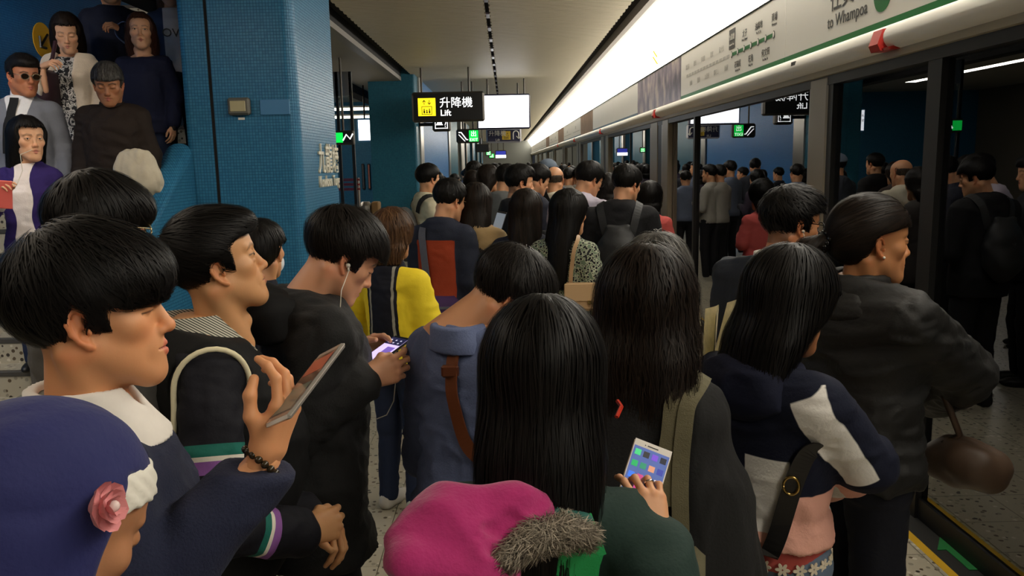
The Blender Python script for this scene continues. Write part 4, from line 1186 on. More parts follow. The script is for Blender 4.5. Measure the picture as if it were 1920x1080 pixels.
# white screen behind it
t, W, H = sign(893, 177, 995, 241, 15.6, 'blank white glowing screen hanging behind the lift sign', cat='screen', frame_m=mat('screen_frame', srgb(30, 32, 60), .4), face=M_litw, rods=(-.3, .4), name='display_screen')
t, W, H = sign(911, 241, 978, 267, 16.5, 'navy hanging sign reading Lift with yellow symbol and U-turn arrow', rods=(-.3, .3), frame_m=mat('frame_pale', srgb(190, 190, 196), .4), face=M_navy, depth=.08)
stext(t, '升降機', -W + .05, .0, .12, M_pw); stext(t, 'Lift', -W + .19, -.11, .07, M_pw); lift_icon(t, .05, 0, .085, M_sy, M_sb)
MB().tube([(.19, -.012, -.08)] + [(.245 - .055 * math.cos(a), -.012, .03 + .055 * math.sin(a)) for a in np.linspace(0, math.pi, 9)] + [(.30, -.012, -.06)], .012, 6).tube([(.255, -.012, -.02), (.30, -.012, -.07), (.345, -.012, -.02)], .012, 6).build('turn_arrow', M_pw, t)
t, W, H = sign(810, 219, 845, 246, 15.0, 'square black help sign with white question mark half hidden behind the lift sign', depth=.16)
MB().box((-.55, .05, -.03), (-W, .10, .03)).build('bracket', M_blk, t)
b = MB(); w2, h2 = W - .05, H - .05
b.box((-w2, -.009, -h2), (w2, -.006, -h2 + .012)).box((-w2, -.009, -h2), (-w2 + .012, -.006, h2)).box((w2 - .012, -.009, -h2), (w2, -.006, h2)).box((-w2, -.009, h2 - .012), (w2, -.006, h2))
b.ball((-.03, -.008, .05), (.05, .003, .05)).prism([(-.10, -.02), (.03, -.02), (.0, .03), (-.07, .03)], -.009, -.006); b.build('icon', M_sw, t); stext(t, '?', .05, -h2 + .03, .14, M_sw)
t, W, H = sign(855, 242, 900, 268, 16.0, 'hanging sign with white escalator symbol and green exit panel', depth=.12, rods=(-.1, .1))
MB().tube([(-W + .05, -.012, .07), (-W + .1, -.012, .07), (-.03, -.012, -.07), (.0, -.012, -.07)], .011, 6).tube([(-W + .05, -.012, .03), (-.06, -.012, -.10)], .008, 6).build('icon', M_sw, t)
MB().box((.02, -.010, -H + .03), (W - .03, -.006, H - .03)).build('exit_panel', M_green, t); stext(t, '出', .02 + (W - .05) / 2, .0, .12, M_sw, align='CENTER'); stext(t, 'EXIT', .02 + (W - .05) / 2, -.10, .08, M_sw, align='CENTER'); 
sign(891, 270, 918, 285, 24, 'small black switched-off screen hanging far along the platform', cat='screen', depth=.3, rods=(0,))
for k, (u, v, yy) in enumerate(((916, 287, 27), (922, 292, 31))):
    t, W, H = sign(u - 6, v - 5, u + 6, v + 5, yy, 'tiny green exit sign glowing far down the platform, ' + ('the nearer and upper one' if k == 0 else 'the farther and lower one'), face=M_green, depth=.1, rods=(0,)); t['group'] = 'far green exit signs'; stext(t, '出', 0, -.05, .14, M_sw, align='CENTER')
t, W, H = sign(928, 282, 950, 297, 29, 'distant blue and white hanging sign board far down the platform', rods=(-.1, .1), face=mat('far_blue', srgb(40, 44, 130), .4, emit=srgb(50, 60, 180), estr=.6))
MB().box((-W + .02, -.012, -H + .02), (W - .02, -.008, -.02)).build('lower_face', M_litw, t)
# back hall furniture
t, W, H = sign(668, 222, 699, 266, 15.2, 'white lit notice box with blue edge hanging between the pillars', face=M_litw, frame_m=mat('notice_blue', srgb(70, 150, 210), .5), name='notice_box', depth=.1, rods=(0,))
stext(t, '落客區往前', -W + .03, -.02, .05, M_pt); stext(t, '請勿靠近', -W + .04, .07, .042, M_pt); stext(t, '前往', 0, .14, .04, M_pt)
t, W, H = sign(622, 245, 664, 271, 11.3, 'dark sign with white figures and green corner behind the pillar edge', depth=.1, rods=(0,))
MB().box((-W + .02, -.011, -H + .03), (-W + .15, -.006, H - .03)).build('exit_panel', M_green, t); MB().tube([(0, -.012, -.04), (.05, -.012, .04), (.10, -.012, -.02), (.14, -.012, .05)], .010, 6).build('icon', M_sw, t)
for k, (u, m_, lab) in enumerate(((681, mat('poster_bw', srgb(70, 74, 84), .4, noise=.9, nscale=9), 'narrow black and white framed poster, first beside the glass screen'), (692, mat('poster_red', srgb(186, 110, 100), .4, noise=.4, nscale=8), 'narrow reddish framed poster, middle of three on the blue wall'), (702, mat('poster_tan', srgb(176, 140, 84), .4, noise=.4, nscale=8), 'narrow tan framed poster partly hidden by the lift pillar'))):
    o, W, H = hang_box(u - 3.6, 307, u + 3.6, 355, 21.94, '', None); t = empty('poster', o, label=lab, cat='poster')
    MB().box((-W, 0, -H), (W, .05, H), bev=.01).build('frame', M_blk, t); MB().box((-W + .02, -.004, -H + .03), (W - .02, .0, H - .03)).build('print', m_, t)
o = P(655, 346, 12.2); t = empty('barrier', (o[0], o[1], 0), label='dark red horizontal barrier rails behind the glass screen', cat='barrier')
for dz in (-.07, 0, .07): MB().tube([(-.35, 0, o[2] + dz), (.16, 0, o[2] + dz)], .022, 8).build('rail', mat('rail_red', srgb(120, 22, 28), .4), t)
for x_ in (-.33, .14): MB().tube([(x_, 0, 0), (x_, 0, o[2] + .1)], .02, 8).build('upright', M_steel, t)
o = P(690, 392, 13.0); t = empty('ticket_stand', (o[0], o[1], 0), label='low steel stand with rounded drum top beside the teal lift pillar', cat='stand')
MB().box((-.12, -.1, 0), (.12, .1, o[2] - .05), bev=.02).build('post', M_blk, t); MB().lathe([(.0, 0), (.11, 0), (.11, .14), (.06, .2), (0, .2)], n=16, c=(-.03, 0, o[2] - .08)).build('drum', M_steel, t)
MB().box((.07, -.12, o[2] - .35), (.2, .1, o[2] + .12), bev=.02).build('panel', mat('stand_tan', srgb(130, 100, 60), .5), t)
# ------------------------------------------------------------------ people
H_black = hair_mat('hair_black', (.003, .0027, .0026), (.011, .009, .008))
H_soft = hair_mat('hair_soft_black', (.005, .004, .0035), (.018, .014, .012))
H_brown = hair_mat('hair_dark_brown', (.0065, .0045, .0035), (.022, .0135, .009))
H_lbrown = hair_mat('hair_brown', (.05, .024, .012), (.13, .065, .03))
H_grey = hair_mat('hair_grey', (.02, .018, .016), (.17, .16, .145))
SK1 = (206, 150, 110); SK2 = (196, 140, 102); SK3 = (214, 162, 126)
def az(u): return math.degrees(math.atan2(u - 949, FPX))
def ear_head(u, v, Y, yaw, pitch=0, roll=0, side='R', hs=1.):
    sd = 1 if side == 'R' else -1
    return P(u, v, Y) - rot(yaw, pitch, roll) @ np.array((sd * .079, -.006, -.008)) * hs
JEANS = cloth('denim_dark', (34, 42, 62)); BLKC = cloth('cloth_black', (22, 22, 24)); DRK = cloth('trouser_dark', (30, 30, 34)); SHOE_B = mat('shoe_black', srgb(24, 23, 22), .45); SHOE_W = mat('shoe_white', srgb(205, 200, 190), .6)
def phone(name, c, long_, nrm, label, body, screen, w_=.070, l_=.145, th=.0085, group=None):
    """phone with its centre, long axis and screen normal in the world"""
    y = unit(long_); z = np.array(nrm, float); z = unit(z - y * z.dot(y)); x = np.cross(y, z)
    t = bpy.data.objects.new(name, None); link(t); t.empty_display_size = .05
    t.matrix_world = Matrix(((x[0], y[0], z[0], c[0]), (x[1], y[1], z[1], c[1]), (x[2], y[2], z[2], c[2]), (0, 0, 0, 1)))
    tag(t, label, 'phone', group)
    MB().box((-w_ / 2, -l_ / 2, -th / 2), (w_ / 2, l_ / 2, th / 2), bev=.004).build('case', body, t)
    sc_ = MB().box((-w_ / 2 + .003, -l_ / 2 + .014, th / 2), (w_ / 2 - .003, l_ / 2 - .014, th / 2 + .0004)).build('screen', screen, t)
    return t, sc_

# --- 1 young man with the fringe, in profile at the left
def build_p1():
    yaw, pit = 102 + az(150), -2
    h = ear_head(146, 616, 1.14, yaw, pit)
    el = P(272, 1125, 1.06); wr = P(494, 866, 1.17)
    fd = np.array((.42, .12, .90)); bk = np.array((.80, -.35, -.35))
    p = Person('young man with thick black fringe holding up a silver phone, navy sweater, white collar', h, yaw, body=66, pitch=pit, R=(el, wr), L='down', hand_pose=('relaxed', dict(curl=((30, 34, 18), (36, 40, 20), (42, 44, 22), (46, 44, 22)), spread=(-3, 0, 3, 8), thumb=((-.047, .058, -.026), (-.052, .088, -.040), (-.044, .112, -.050)))),
               eye='down', tone=(216, 152, 106), hres=.0022, handdir=(None, (fd, bk)), stub=.25, lip=(204, 98, 84))
    p.hair('fringe', H_black, t=.012, res=.005, n=8500, length=.11, seed=3, grav=.25, width=.0009, lift=.007, nseg=10, jitter=.35, crown=(0, -.06, .13))
    knit = mat('knit_navy', srgb(24, 30, 56), .9, noise=.15, nscale=180, bump=.5, bscale=240)
    p.top('sweater', knit, t=.020, hem=.88, res=.008, fold=.007, sleeve=.96, seed=1, neckcut=1.405, bag=.004)
    p.garment('hood', cloth('hoodie_grey', (120, 124, 118)), [('u', ell((0, -.04, 1.405), (.115, .095, .045)), .01), ('u', ell((0, -.10, 1.40), (.10, .06, .06)), .03), ('s', ell((0, .03, 1.48), (.062, .085, .07)), .02), ('i', plane((0, 1, 0), .035), .015)], lo=(-.2, -.22, 1.28), hi=(.2, .16, 1.52), res=.006, fold=.004)
    p.garment('collar', cloth('collar_white', (226, 220, 212), bump=.15), [('u', loft([(1.375, 0, -.002, .104, .100), (1.42, 0, -.022, .085, .088), (1.470, 0, -.036, .072, .077)]), .01), ('s', loft([(1.30, 0, -.01, .10, .09), (1.41, 0, -.02, .066, .070), (1.52, 0, -.036, .058, .062)]), .004), ('s', ell((0, .06, 1.475), (.045, .06, .05)), .012)], lo=(-.15, -.15, 1.34), hi=(.15, .12, 1.5), res=.0045, fold=.002)
    p.trousers('trousers', JEANS); p.shoes(SHOE_B)
    # bead bracelet
    b = MB(); M, w0 = p.handM['R']; ax = unit(wr - el); a1 = unit(np.cross(ax, (0, 0, 1))); a2 = np.cross(ax, a1)
    for k in range(18):
        a = 2 * math.pi * k / 18; b.ball(p.toroot(wr - ax * .002 + a1 * math.cos(a) * .0335 + a2 * math.sin(a) * .0335), .0062, 10, 7)
    b.build('bracelet', mat('beads', srgb(50, 40, 24), .2, noise=.8, nscale=90), p.o, smooth=True)
    # phone in the hand
    a0 = P(531, 778, 1.12); a1_ = P(615, 668, 1.21)
    t, s_ = phone('phone', (a0 + a1_) / 2, a1_ - a0, np.array((-.70, -.46, .40)), 'silver phone with dark picture on screen, held up by the young man with the fringe', mat('phone_silver', srgb(196, 190, 182), .25, metal=.6), mat('phone_screen_dim', srgb(30, 28, 30), .1, noise=.9, nscale=40, emit=srgb(70, 56, 50), estr=.25), w_=.077, l_=.152)
    MB().box((-.030, .02, .0047), (.030, .055, .0050)).build('picture', mat('screen_picture', srgb(150, 70, 50), .2, emit=srgb(150, 70, 50), estr=.25), t)
    MB().box((-.030, -.06, .0047), (.030, -.005, .0050)).build('list', mat('screen_list', srgb(70, 86, 76), .2, emit=srgb(70, 86, 76), estr=.2), t)
    return p
p1 = build_p1()

# --- 2 woman in the navy headscarf, bottom left
def build_p2():
    yaw, pit = 62 + az(92), 30
    h = P(88, 990, .82)
    p = Person('woman in navy headscarf with white band and pink flower, looking down, at bottom left', h, yaw, pitch=pit, sex='f', eye='down', tone=(176, 122, 86), hres=.0026, L='phone', R='phone', lip=(150, 84, 76))
    sc_ = [('u', ell((0, -.018, .036), (.092, .118, .104)), .01), ('u', ell((0, -.095, .01), (.066, .062, .070)), .04), ('u', cone((0, -.03, -.06), (0, -.05, -.20), .092, .125), .05), ('u', ell((0, .035, -.17), (.10, .085, .075)), .04)]
    def opening(q):
        y, z = q[:, 1], q[:, 2]
        return np.maximum(((((q[:, 0]) / .105) ** 4 + ((z + .018) / .098) ** 4) ** .25 - 1) * .09, .022 - y)
    f = comb(sc_ + [('s', opening, .012)])
    V, Q = surf(f, (-.2, -.22, -.3), (.2, .16, .17), .006)
    N = vnormals(V, Q); V = V + N * ((np.abs(vnoise(V * np.array((16, 10, 22)) + 3) * 2 - 1) - .4) * .007)[:, None]
    mesh_obj('headscarf', p.toroot((V) @ p.Rh.T + p.hc), Q, mat('scarf_navy', srgb(25, 30, 88), .8, noise=.08, nscale=8, bump=.25, bscale=120, sheen=.06), p.o)
    g = comb([('u', ell((0, -.006, .036), (.0865, .110, .096)), .01), ('i', plane((0, -.35, 1), .066), .004), ('i', plane((0, .42, -1), -.022), .004), ('i', plane((0, -1, 0), .005), .004)])
    V, Q = surf(g, (-.12, -.12, -.04), (.12, .14, .15), .0045)
    V = V + vnormals(V, Q) * (np.sin(V[:, 2] * 420 + V[:, 1] * 160) * .0011)[:, None]
    o = mesh_obj('underscarf_band', p.toroot(V @ p.Rh.T + p.hc), Q, cloth('band_white', (224, 220, 208), bump=.15), p.o); o['label'] = 'white folded band across the forehead'
    c = np.array(((.100, -.018, .040))); nrm = unit((1, .25, .35)); a1 = unit(np.cross(nrm, (0, 0, 1))); a2 = np.cross(nrm, a1)
    fl = MB(); 
    for ring, (n_, rad, pr, lift, sc1) in enumerate(((6, .015, .014, .000, 1), (5, .009, .011, .006, 1), (3, .004, .008, .010, 1))):
        for k in range(n_):
            a = 2 * math.pi * k / n_ + ring * .5; d = a1 * math.cos(a) + a2 * math.sin(a); q = np.cross(nrm, d)
            cc = c + d * rad + nrm * lift; V = []; F = []
            for i in range(5):
                for j in range(9):
                    th = 2 * math.pi * j / 8; rr = pr * i / 4
                    V.append(cc + d * rr * math.cos(th) * .8 + q * rr * math.sin(th) + nrm * ((rr / pr) ** 2 * .006 * (1.2 + math.cos(th)) - .001 * math.sin(3 * th)))
            for i in range(4):
                for j in range(8): F.append((i * 9 + j, i * 9 + j + 1, i * 9 + 10 + j, i * 9 + 9 + j))
            fl.add(V, F)
    o = p.hpart('flower', fl, cloth('flower_pink', (226, 150, 152), bump=.1)); o['label'] = 'pink fabric rose above the ear'
    b = MB().ball(c + nrm * .016, .006, 8, 6); p.hpart('flower_heart', b, mat('bead_pale', srgb(225, 200, 195), .2))
    p.top('coat', cloth('coat_navy2', (28, 32, 58)), t=.024, hem=.70, res=.014); p.trousers('trousers', DRK); p.shoes(SHOE_B)
build_p2()

# --- 3 older man with striped collar
def build_p3():
    yaw, pit = 85 + az(408), -13
    h = ear_head(408, 512, 1.82, yaw, pit)
    el = P(398, 985, 1.60); wr = P(566, 1000, 1.74)
    elL = P(470, 960, 2.02); wrL = P(575, 965, 1.86)
    p = Person('older man with clasped hands, black vest piped in cream over striped sleeves', h, yaw, body=62, pitch=pit, R=(el, wr), L=(elL, wrL), old=1, eye='open', tone=(204, 150, 104), hres=.0022, build=1.06,
               hand_pose=(dict(curl=((50, 40, 20),) * 4), dict(curl=((48, 55, 25), (52, 58, 25), (55, 60, 25), (58, 58, 25)), thumb=((-.042, .056, -.020), (-.040, .086, -.030), (-.026, .108, -.036)))),
               handdir=((np.array((.75, -.35, -.25)), np.array((.35, .2, .85))), (np.array((.55, .55, -.05)), np.array((.45, -.75, .35)))), brow=.5, gaze=(.25, .05), lip=(168, 96, 80), handres=.003, noff=(0, -.065, .015))
    p.hair('swept', H_black, t=.011, res=.005, n=7000, length=.085, seed=8, grav=.12, width=.0009, lift=.006, nseg=9, jitter=.35, pref=(0, .35, 0), crown=(0, -.085, .09))
    J = p.J
    def bands(V):
        sh, e, w_ = J['shR'], J['elR'], J['wrR']; s_ = np.zeros(len(V)) + .01
        best = np.full(len(V), 9.)
        for sh, e, w_ in ((J['shR'], J['elR'], J['wrR']), (J['shL'], J['elL'], J['wrL'])):
            for a, b_, o_ in ((sh, e, 0.), (e, w_, .5)):
                ab = b_ - a; t_ = np.clip((V - a) @ ab / (ab @ ab), 0, 1); d = np.linalg.norm(V - a - t_[:, None] * ab, axis=1)
                m = d < best; best = np.where(m, d, best); s_ = np.where(m, o_ + .5 * t_, s_)
        return s_
    blk, gr, wh, pu = srgb(19, 19, 27), srgb(30, 104, 92), srgb(226, 220, 206), srgb(138, 88, 156)
    st_ = [(0, blk), (.235, gr), (.275, wh), (.29, pu), (.335, blk), (.43, gr), (.465, wh), (.48, pu), (.515, blk), (.70, gr), (.735, wh), (.755, pu), (.80, blk)]
    p.top('sweater', band_mat('sleeve_bands', st_), t=.017, hem=.80, res=.008, fold=.008, sleeve=.93, attr=bands, seed=4, belly=.05, bag=.008, neckcut=1.40)
    # vest over it
    vest = p.torso_ops(.026, .82, belly=.05) + []
    fl = [('s', cone(J['shR'] + (.012, 0, -.03), J['shR'] + (.30, 0, -.05), .088, .09), .008), ('s', cone(J['shL'] + (-.012, 0, -.03), J['shL'] + (-.30, 0, -.05), .088, .09), .008), ('i', plane((0, .30, 1), 1.355), .01)]
    p.garment('vest', cloth('vest_black', (16, 16, 17), bump=.2), vest, cuts=fl, res=.008, fold=.005, zmin=.8, seed=6)
    vf = p.fn
    pts = []
    for a in np.linspace(-2.3, 2.35, 30): pts.append(J['shR'] + np.array((.03, math.sin(a) * .092, -.050 + .098 * math.cos(a))))
    b = MB(); q = np.array(pts)
    fu = comb(vest + p.arm_ops('R', .0153 + .004, .9, bag=.008))
    for _ in range(4):
        d, g = grad(fu, q, .006); q = q - (d - .004)[:, None] * g
    b.tube([v * p.sc for v in q], .0062, 8); b.build('piping', mat('piping_cream', srgb(222, 212, 178), .7), p.o, smooth=True)
    t = NT('collar_stripes'); tc = t.n('TexCoord'); wv = t.n('TexWave', wave_type='BANDS', bands_direction='DIAGONAL', Scale=70); mp = t.n('Mapping'); mp.inputs['Rotation'].default_value = (0, .9, 0)
    t.l(tc.outputs['Object'], mp.inputs[0]); t.l(mp.outputs[0], wv.inputs['Vector']); cr = t.n('ValToRGB'); cr.color_ramp.interpolation = 'CONSTANT'; cr.color_ramp.elements[0].color = srgb(56, 58, 54); cr.color_ramp.elements[1].position = .42; cr.color_ramp.elements[1].color = srgb(196, 192, 176)
    t.l(wv.outputs[0], cr.inputs[0]); t.l(cr.outputs[0], t.b.inputs['Base Color']); t.b.inputs['Roughness'].default_value = .8
    p.garment('collar', t.m, [('u', loft([(1.315, 0, .004, .158, .128), (1.36, 0, -.010, .132, .118), (1.41, 0, -.026, .100, .098), (1.458, 0, -.036, .076, .080)]), .01), ('s', loft([(1.25, 0, -.01, .11, .10), (1.38, 0, -.02, .072, .072), (1.52, 0, -.036, .066, .068)]), .004), ('s', ell((0, .10, 1.46), (.035, .10, .085)), .012), ('i', plane((0, -.25, 1), 1.440), .005)], lo=(-.17, -.17, 1.26), hi=(.17, .16, 1.5), res=.0048, fold=.002)
    p.trousers('trousers', DRK, top=.95); p.shoes(SHOE_B)
build_p3()

# --- 4 young man with earphones, head bowed over a phone
def build_p4():
    yaw, pit = 76 + az(647), 34
    h = ear_head(647, 490, 2.14, yaw, pit)
    elR = P(545, 808, 2.0); wrR = P(678, 712, 2.06); elL = P(640, 760, 2.5); wrL = P(668, 655, 2.36)
    p = Person('young man with earphones bowing over his phone, black hooded jacket', h, yaw, body=60, pitch=pit, R=(elR, wrR), L=(elL, wrL), eye='down', tone=(206, 150, 116), hres=.0026, build=1.03, lean=.03,
               hand_pose=(dict(curl=((18, 20, 10), (30, 30, 15), (36, 34, 18), (40, 36, 18))), dict(curl=((35, 40, 20), (40, 46, 22), (46, 48, 24), (50, 48, 24)), thumb=((-.040, .060, -.034), (-.030, .084, -.052), (-.010, .100, -.060)))),
               handdir=((np.array((.75, -.35, .30)), np.array((-.2, .75, .55))), (np.array((.86, .25, .22)), np.array((.35, -.80, .10)))), handres=.003)
    p.hair('short', H_soft, t=.016, res=.005, n=6500, length=.095, seed=12, grav=.25, width=.001, lift=.008, nseg=9, jitter=.35, pref=(0, .3, 0), crown=(0, -.07, .12))
    p.top('jacket', mat('jacket_black', srgb(15, 15, 16), .85, noise=.15, nscale=120, bump=.35, bscale=160), t=.026, hem=.70, flare=.03, res=.009, fold=.010, sleeve=.95, seed=9, bag=.006, neckcut=1.45)
    p.garment('hood', cloth('hood_black', (16, 16, 17), bump=.2), [('u', ell((0, -.12, 1.40), (.135, .075, .085)), .02), ('u', loft([(1.34, 0, -.03, .15, .12), (1.44, 0, -.045, .105, .105)]), .04), ('u', cone((-.10, .06, 1.37), (.10, .06, 1.37), .035, .035), .03), ('s', ell((0, .02, 1.50), (.075, .10, .10)), .02)], lo=(-.24, -.26, 1.22), hi=(.24, .16, 1.54), res=.008, fold=.006, seed=2)
    p.garment('collar', cloth('shirt_blue_grey', (74, 84, 112)), [('u', loft([(1.33, 0, .0, .075, .082), (1.44, 0, -.03, .062, .068)]), .01)], lo=(-.12, -.14, 1.3), hi=(.12, .12, 1.46), res=.008, fold=.003)
    p.trousers('trousers', cloth('trouser_black', (24, 25, 30))); p.shoes(SHOE_B)
    b = MB(); e = np.array((.083, .006, -.014)); b.ball(e, .0065, 10, 7).tube([e, e + (.004, .008, -.012)], .003, 6); p.hpart('earphone', b, mat('earphone_white', srgb(216, 210, 200), .3))
    pts = [p.hworld(e + np.array((.004, .008, -.012))), P(640, 545, 2.08), P(637, 590, 2.08), P(640, 640, 2.06), P(652, 640, 2.0)]
    b = MB().tube([p.toroot(q) for q in pts[:4]], .0014, 6); b.build('earphone_cable', mat('cable_white', srgb(205, 196, 180), .5), p.o, smooth=True)
    a0 = P(688, 692, 2.17); a1 = P(757, 641, 2.27)
    t, s_ = phone('phone', (a0 + a1) / 2 + np.array((0, 0, .012)), a1 - a0, np.array((-.30, -.32, .9)), 'phone with bright lilac screen held flat by the earphone wearer', mat('phone_black', srgb(18, 18, 20), .3), E('screen_lilac', srgb(206, 188, 236), 1.0), w_=.074, l_=.15)
    MB().box((-.034, .028, .0048), (.034, .062, .0051)).build('dark_panel', E('screen_navy', srgb(26, 28, 66), .6), t); MB().box((-.004, -.012, .0048), (.028, .016, .0051)).build('picture', E('screen_violet', srgb(120, 96, 190), .7), t)
    for i_ in range(3):
        for j_ in range(2): MB().box((-.026 + .02 * i_, .034 + .013 * j_, .0051), (-.020 + .02 * i_, .039 + .013 * j_, .0053)).build('icon', E('icon_white', srgb(200, 200, 230), .8), t)
    # cable hanging to the pocket
    b = MB().tube([P(745, 668, 2.25), P(742, 710, 2.22), P(738, 752, 2.2), P(725, 778, 2.18), P(705, 786, 2.16)], .0016, 6); o = b.build('cable', mat('cable_white', srgb(205, 196, 180), .5), smooth=True)
    tag(o, 'thin white charging cable looping below the lilac-screen phone', 'cable')
build_p4()

# --- 5, 6 two staff in yellow and navy jackets
NV, YL, GY = srgb(22, 24, 36), srgb(232, 206, 46), srgb(150, 148, 138)
M_staff = band_mat('staff_jacket', [(0, NV), (.30, GY), (.365, NV), (.44, YL)], bump=.2)
def staff(p, hem=.84, res=.01):
    J = p.J
    def s_(V):
        x = np.abs(V[:, 0]); s0 = np.clip(.30 * x / .070, 0, .9)
        s0 = np.where(V[:, 2] < hem + .035, 0.05, s0); s0 = np.where((V[:, 1] > .02) & (x < .1), .05, s0)
        return s0
    p.top('jacket', M_staff, t=.022, hem=hem, res=res, fold=.006, attr=s_, bag=.02, sleeve=.9, seed=3, neckcut=1.43)
    p.garment('collar', cloth('collar_navy', (24, 26, 38)), [('u', loft([(1.40, 0, -.03, .088, .082), (1.47, 0, -.04, .072, .070)]), .01)], lo=(-.14, -.16, 1.36), hi=(.14, .1, 1.5), res=.009, fold=.002)
def build_p5():
    p = Person('brown-haired woman in yellow and navy staff jacket with grey stripe, seen from behind', P(737, 442, 3.9), 24, sex='f', body=30, L=(P(665, 590, 4.05), P(690, 640, 4.25)), R='front', hres=.006, eye='down', build=1.12)
    p.hair('bob', H_lbrown, t=.014, res=.007, n=1800, length=.10, seed=21, grav=.7, width=.002, lift=.006, wave=.002)
    staff(p); p.trousers('trousers', cloth('denim_mid', (38, 48, 74))); p.shoes(SHOE_W)
build_p5()
def build_p6():
    p = Person('staff member with white face mask, yellow and navy jacket, beside the blue pillar', P(492, 472, 3.3), 12, sex='f', body=5, hres=.006, R='down', L='front', build=1.1)
    p.hair('tied', H_black, t=.012, res=.007, n=1200, length=.09, seed=22, grav=.3, width=.002)
    staff(p, .84, .012); p.trousers('trousers', DRK); p.shoes(SHOE_B)
    f = comb([('u', ell((0, .062, -.055), (.056, .056, .052)), .01), ('i', plane((0, -1, .2), -.045), .004)]); V, Q = surf(f, (-.1, .0, -.13), (.1, .14, .02), .007)
    o = mesh_obj('mask', p.toroot(V @ p.Rh.T + p.hc), Q, cloth('mask_white', (210, 216, 222), bump=.1), p.o)
build_p6()

# --- 7 man in blue shirt with brown strap, head bowed
def build_p7():
    yaw, pit = 76, 50
    h = ear_head(955, 568, 2.02, yaw, pit)
    p = Person('man in blue-grey shirt with brown leather strap across his back, head bowed', h, yaw, body=40, pitch=pit, L=(P(800, 850, 2.2), P(880, 830, 2.5)), R='phone', eye='down', tone=SK2, hres=.004, lean=.05, build=1.0, shw=.97, noff=(.035, .02, 0))
    p.hair('short', H_soft, t=.017, res=.005, n=7000, length=.085, seed=31, grav=.15, width=.001, lift=.008, nseg=9, jitter=.4, pref=(0, .25, 0), crown=(0, -.06, .12))
    p.top('shirt', mat('shirt_chambray', srgb(92, 104, 140), .8, noise=.14, nscale=160, bump=.3, bscale=220), t=.018, hem=.80, res=.009, fold=.011, bag=.014, sleeve=.95, seed=13, belly=.01, neckcut=1.43)
    p.garment('collar', mat('shirt_chambray2', srgb(98, 110, 146), .8, noise=.14, nscale=160, bump=.3, bscale=220), [('u', loft([(1.375, 0, -.02, .096, .086), (1.41, 0, -.03, .084, .080), (1.450, 0, -.042, .069, .071)]), .01), ('s', loft([(1.3, 0, -.03, .05, .05), (1.54, 0, -.03, .062, .066)]), .004), ('s', ell((0, .09, 1.45), (.04, .08, .08)), .01)], lo=(-.17, -.18, 1.3), hi=(.17, .14, 1.52), res=.006, fold=.002)
    top = p.fn
    p.trousers('trousers', cloth('trouser_grey', (52, 54, 62))); p.shoes(SHOE_B)
    t = empty('shoulder_strap', p.root, label='brown leather bag strap with buckle across the blue-grey shirt', cat='strap')
    f = comb(p.torso_ops(.018, .80) + p.arm_ops('L', .03))
    p.ribbon([P(812, 648, 1.9), P(806, 690, 1.9), P(815, 745, 1.9), P(838, 795, 1.9), P(872, 835, 1.92), P(920, 862, 1.95)], .036, mat('leather_brown', srgb(112, 60, 30), .45, noise=.15, nscale=30), 'band', fn=f, own=t, off=.012, thick=.004)
    c = np.array(P(806, 692, 1.9)); q = p.local(c)[None]
    for _ in range(4):
        d, g = grad(f, q, .006); q = q - (d - .018)[:, None] * g
    c = p.world(q)[0] - p.root
    MB().box(c - (.022, .010, .016), c + (.022, .006, .016), bev=.005).build('buckle', mat('buckle_brown', srgb(90, 46, 24), .35), t)
build_p7()

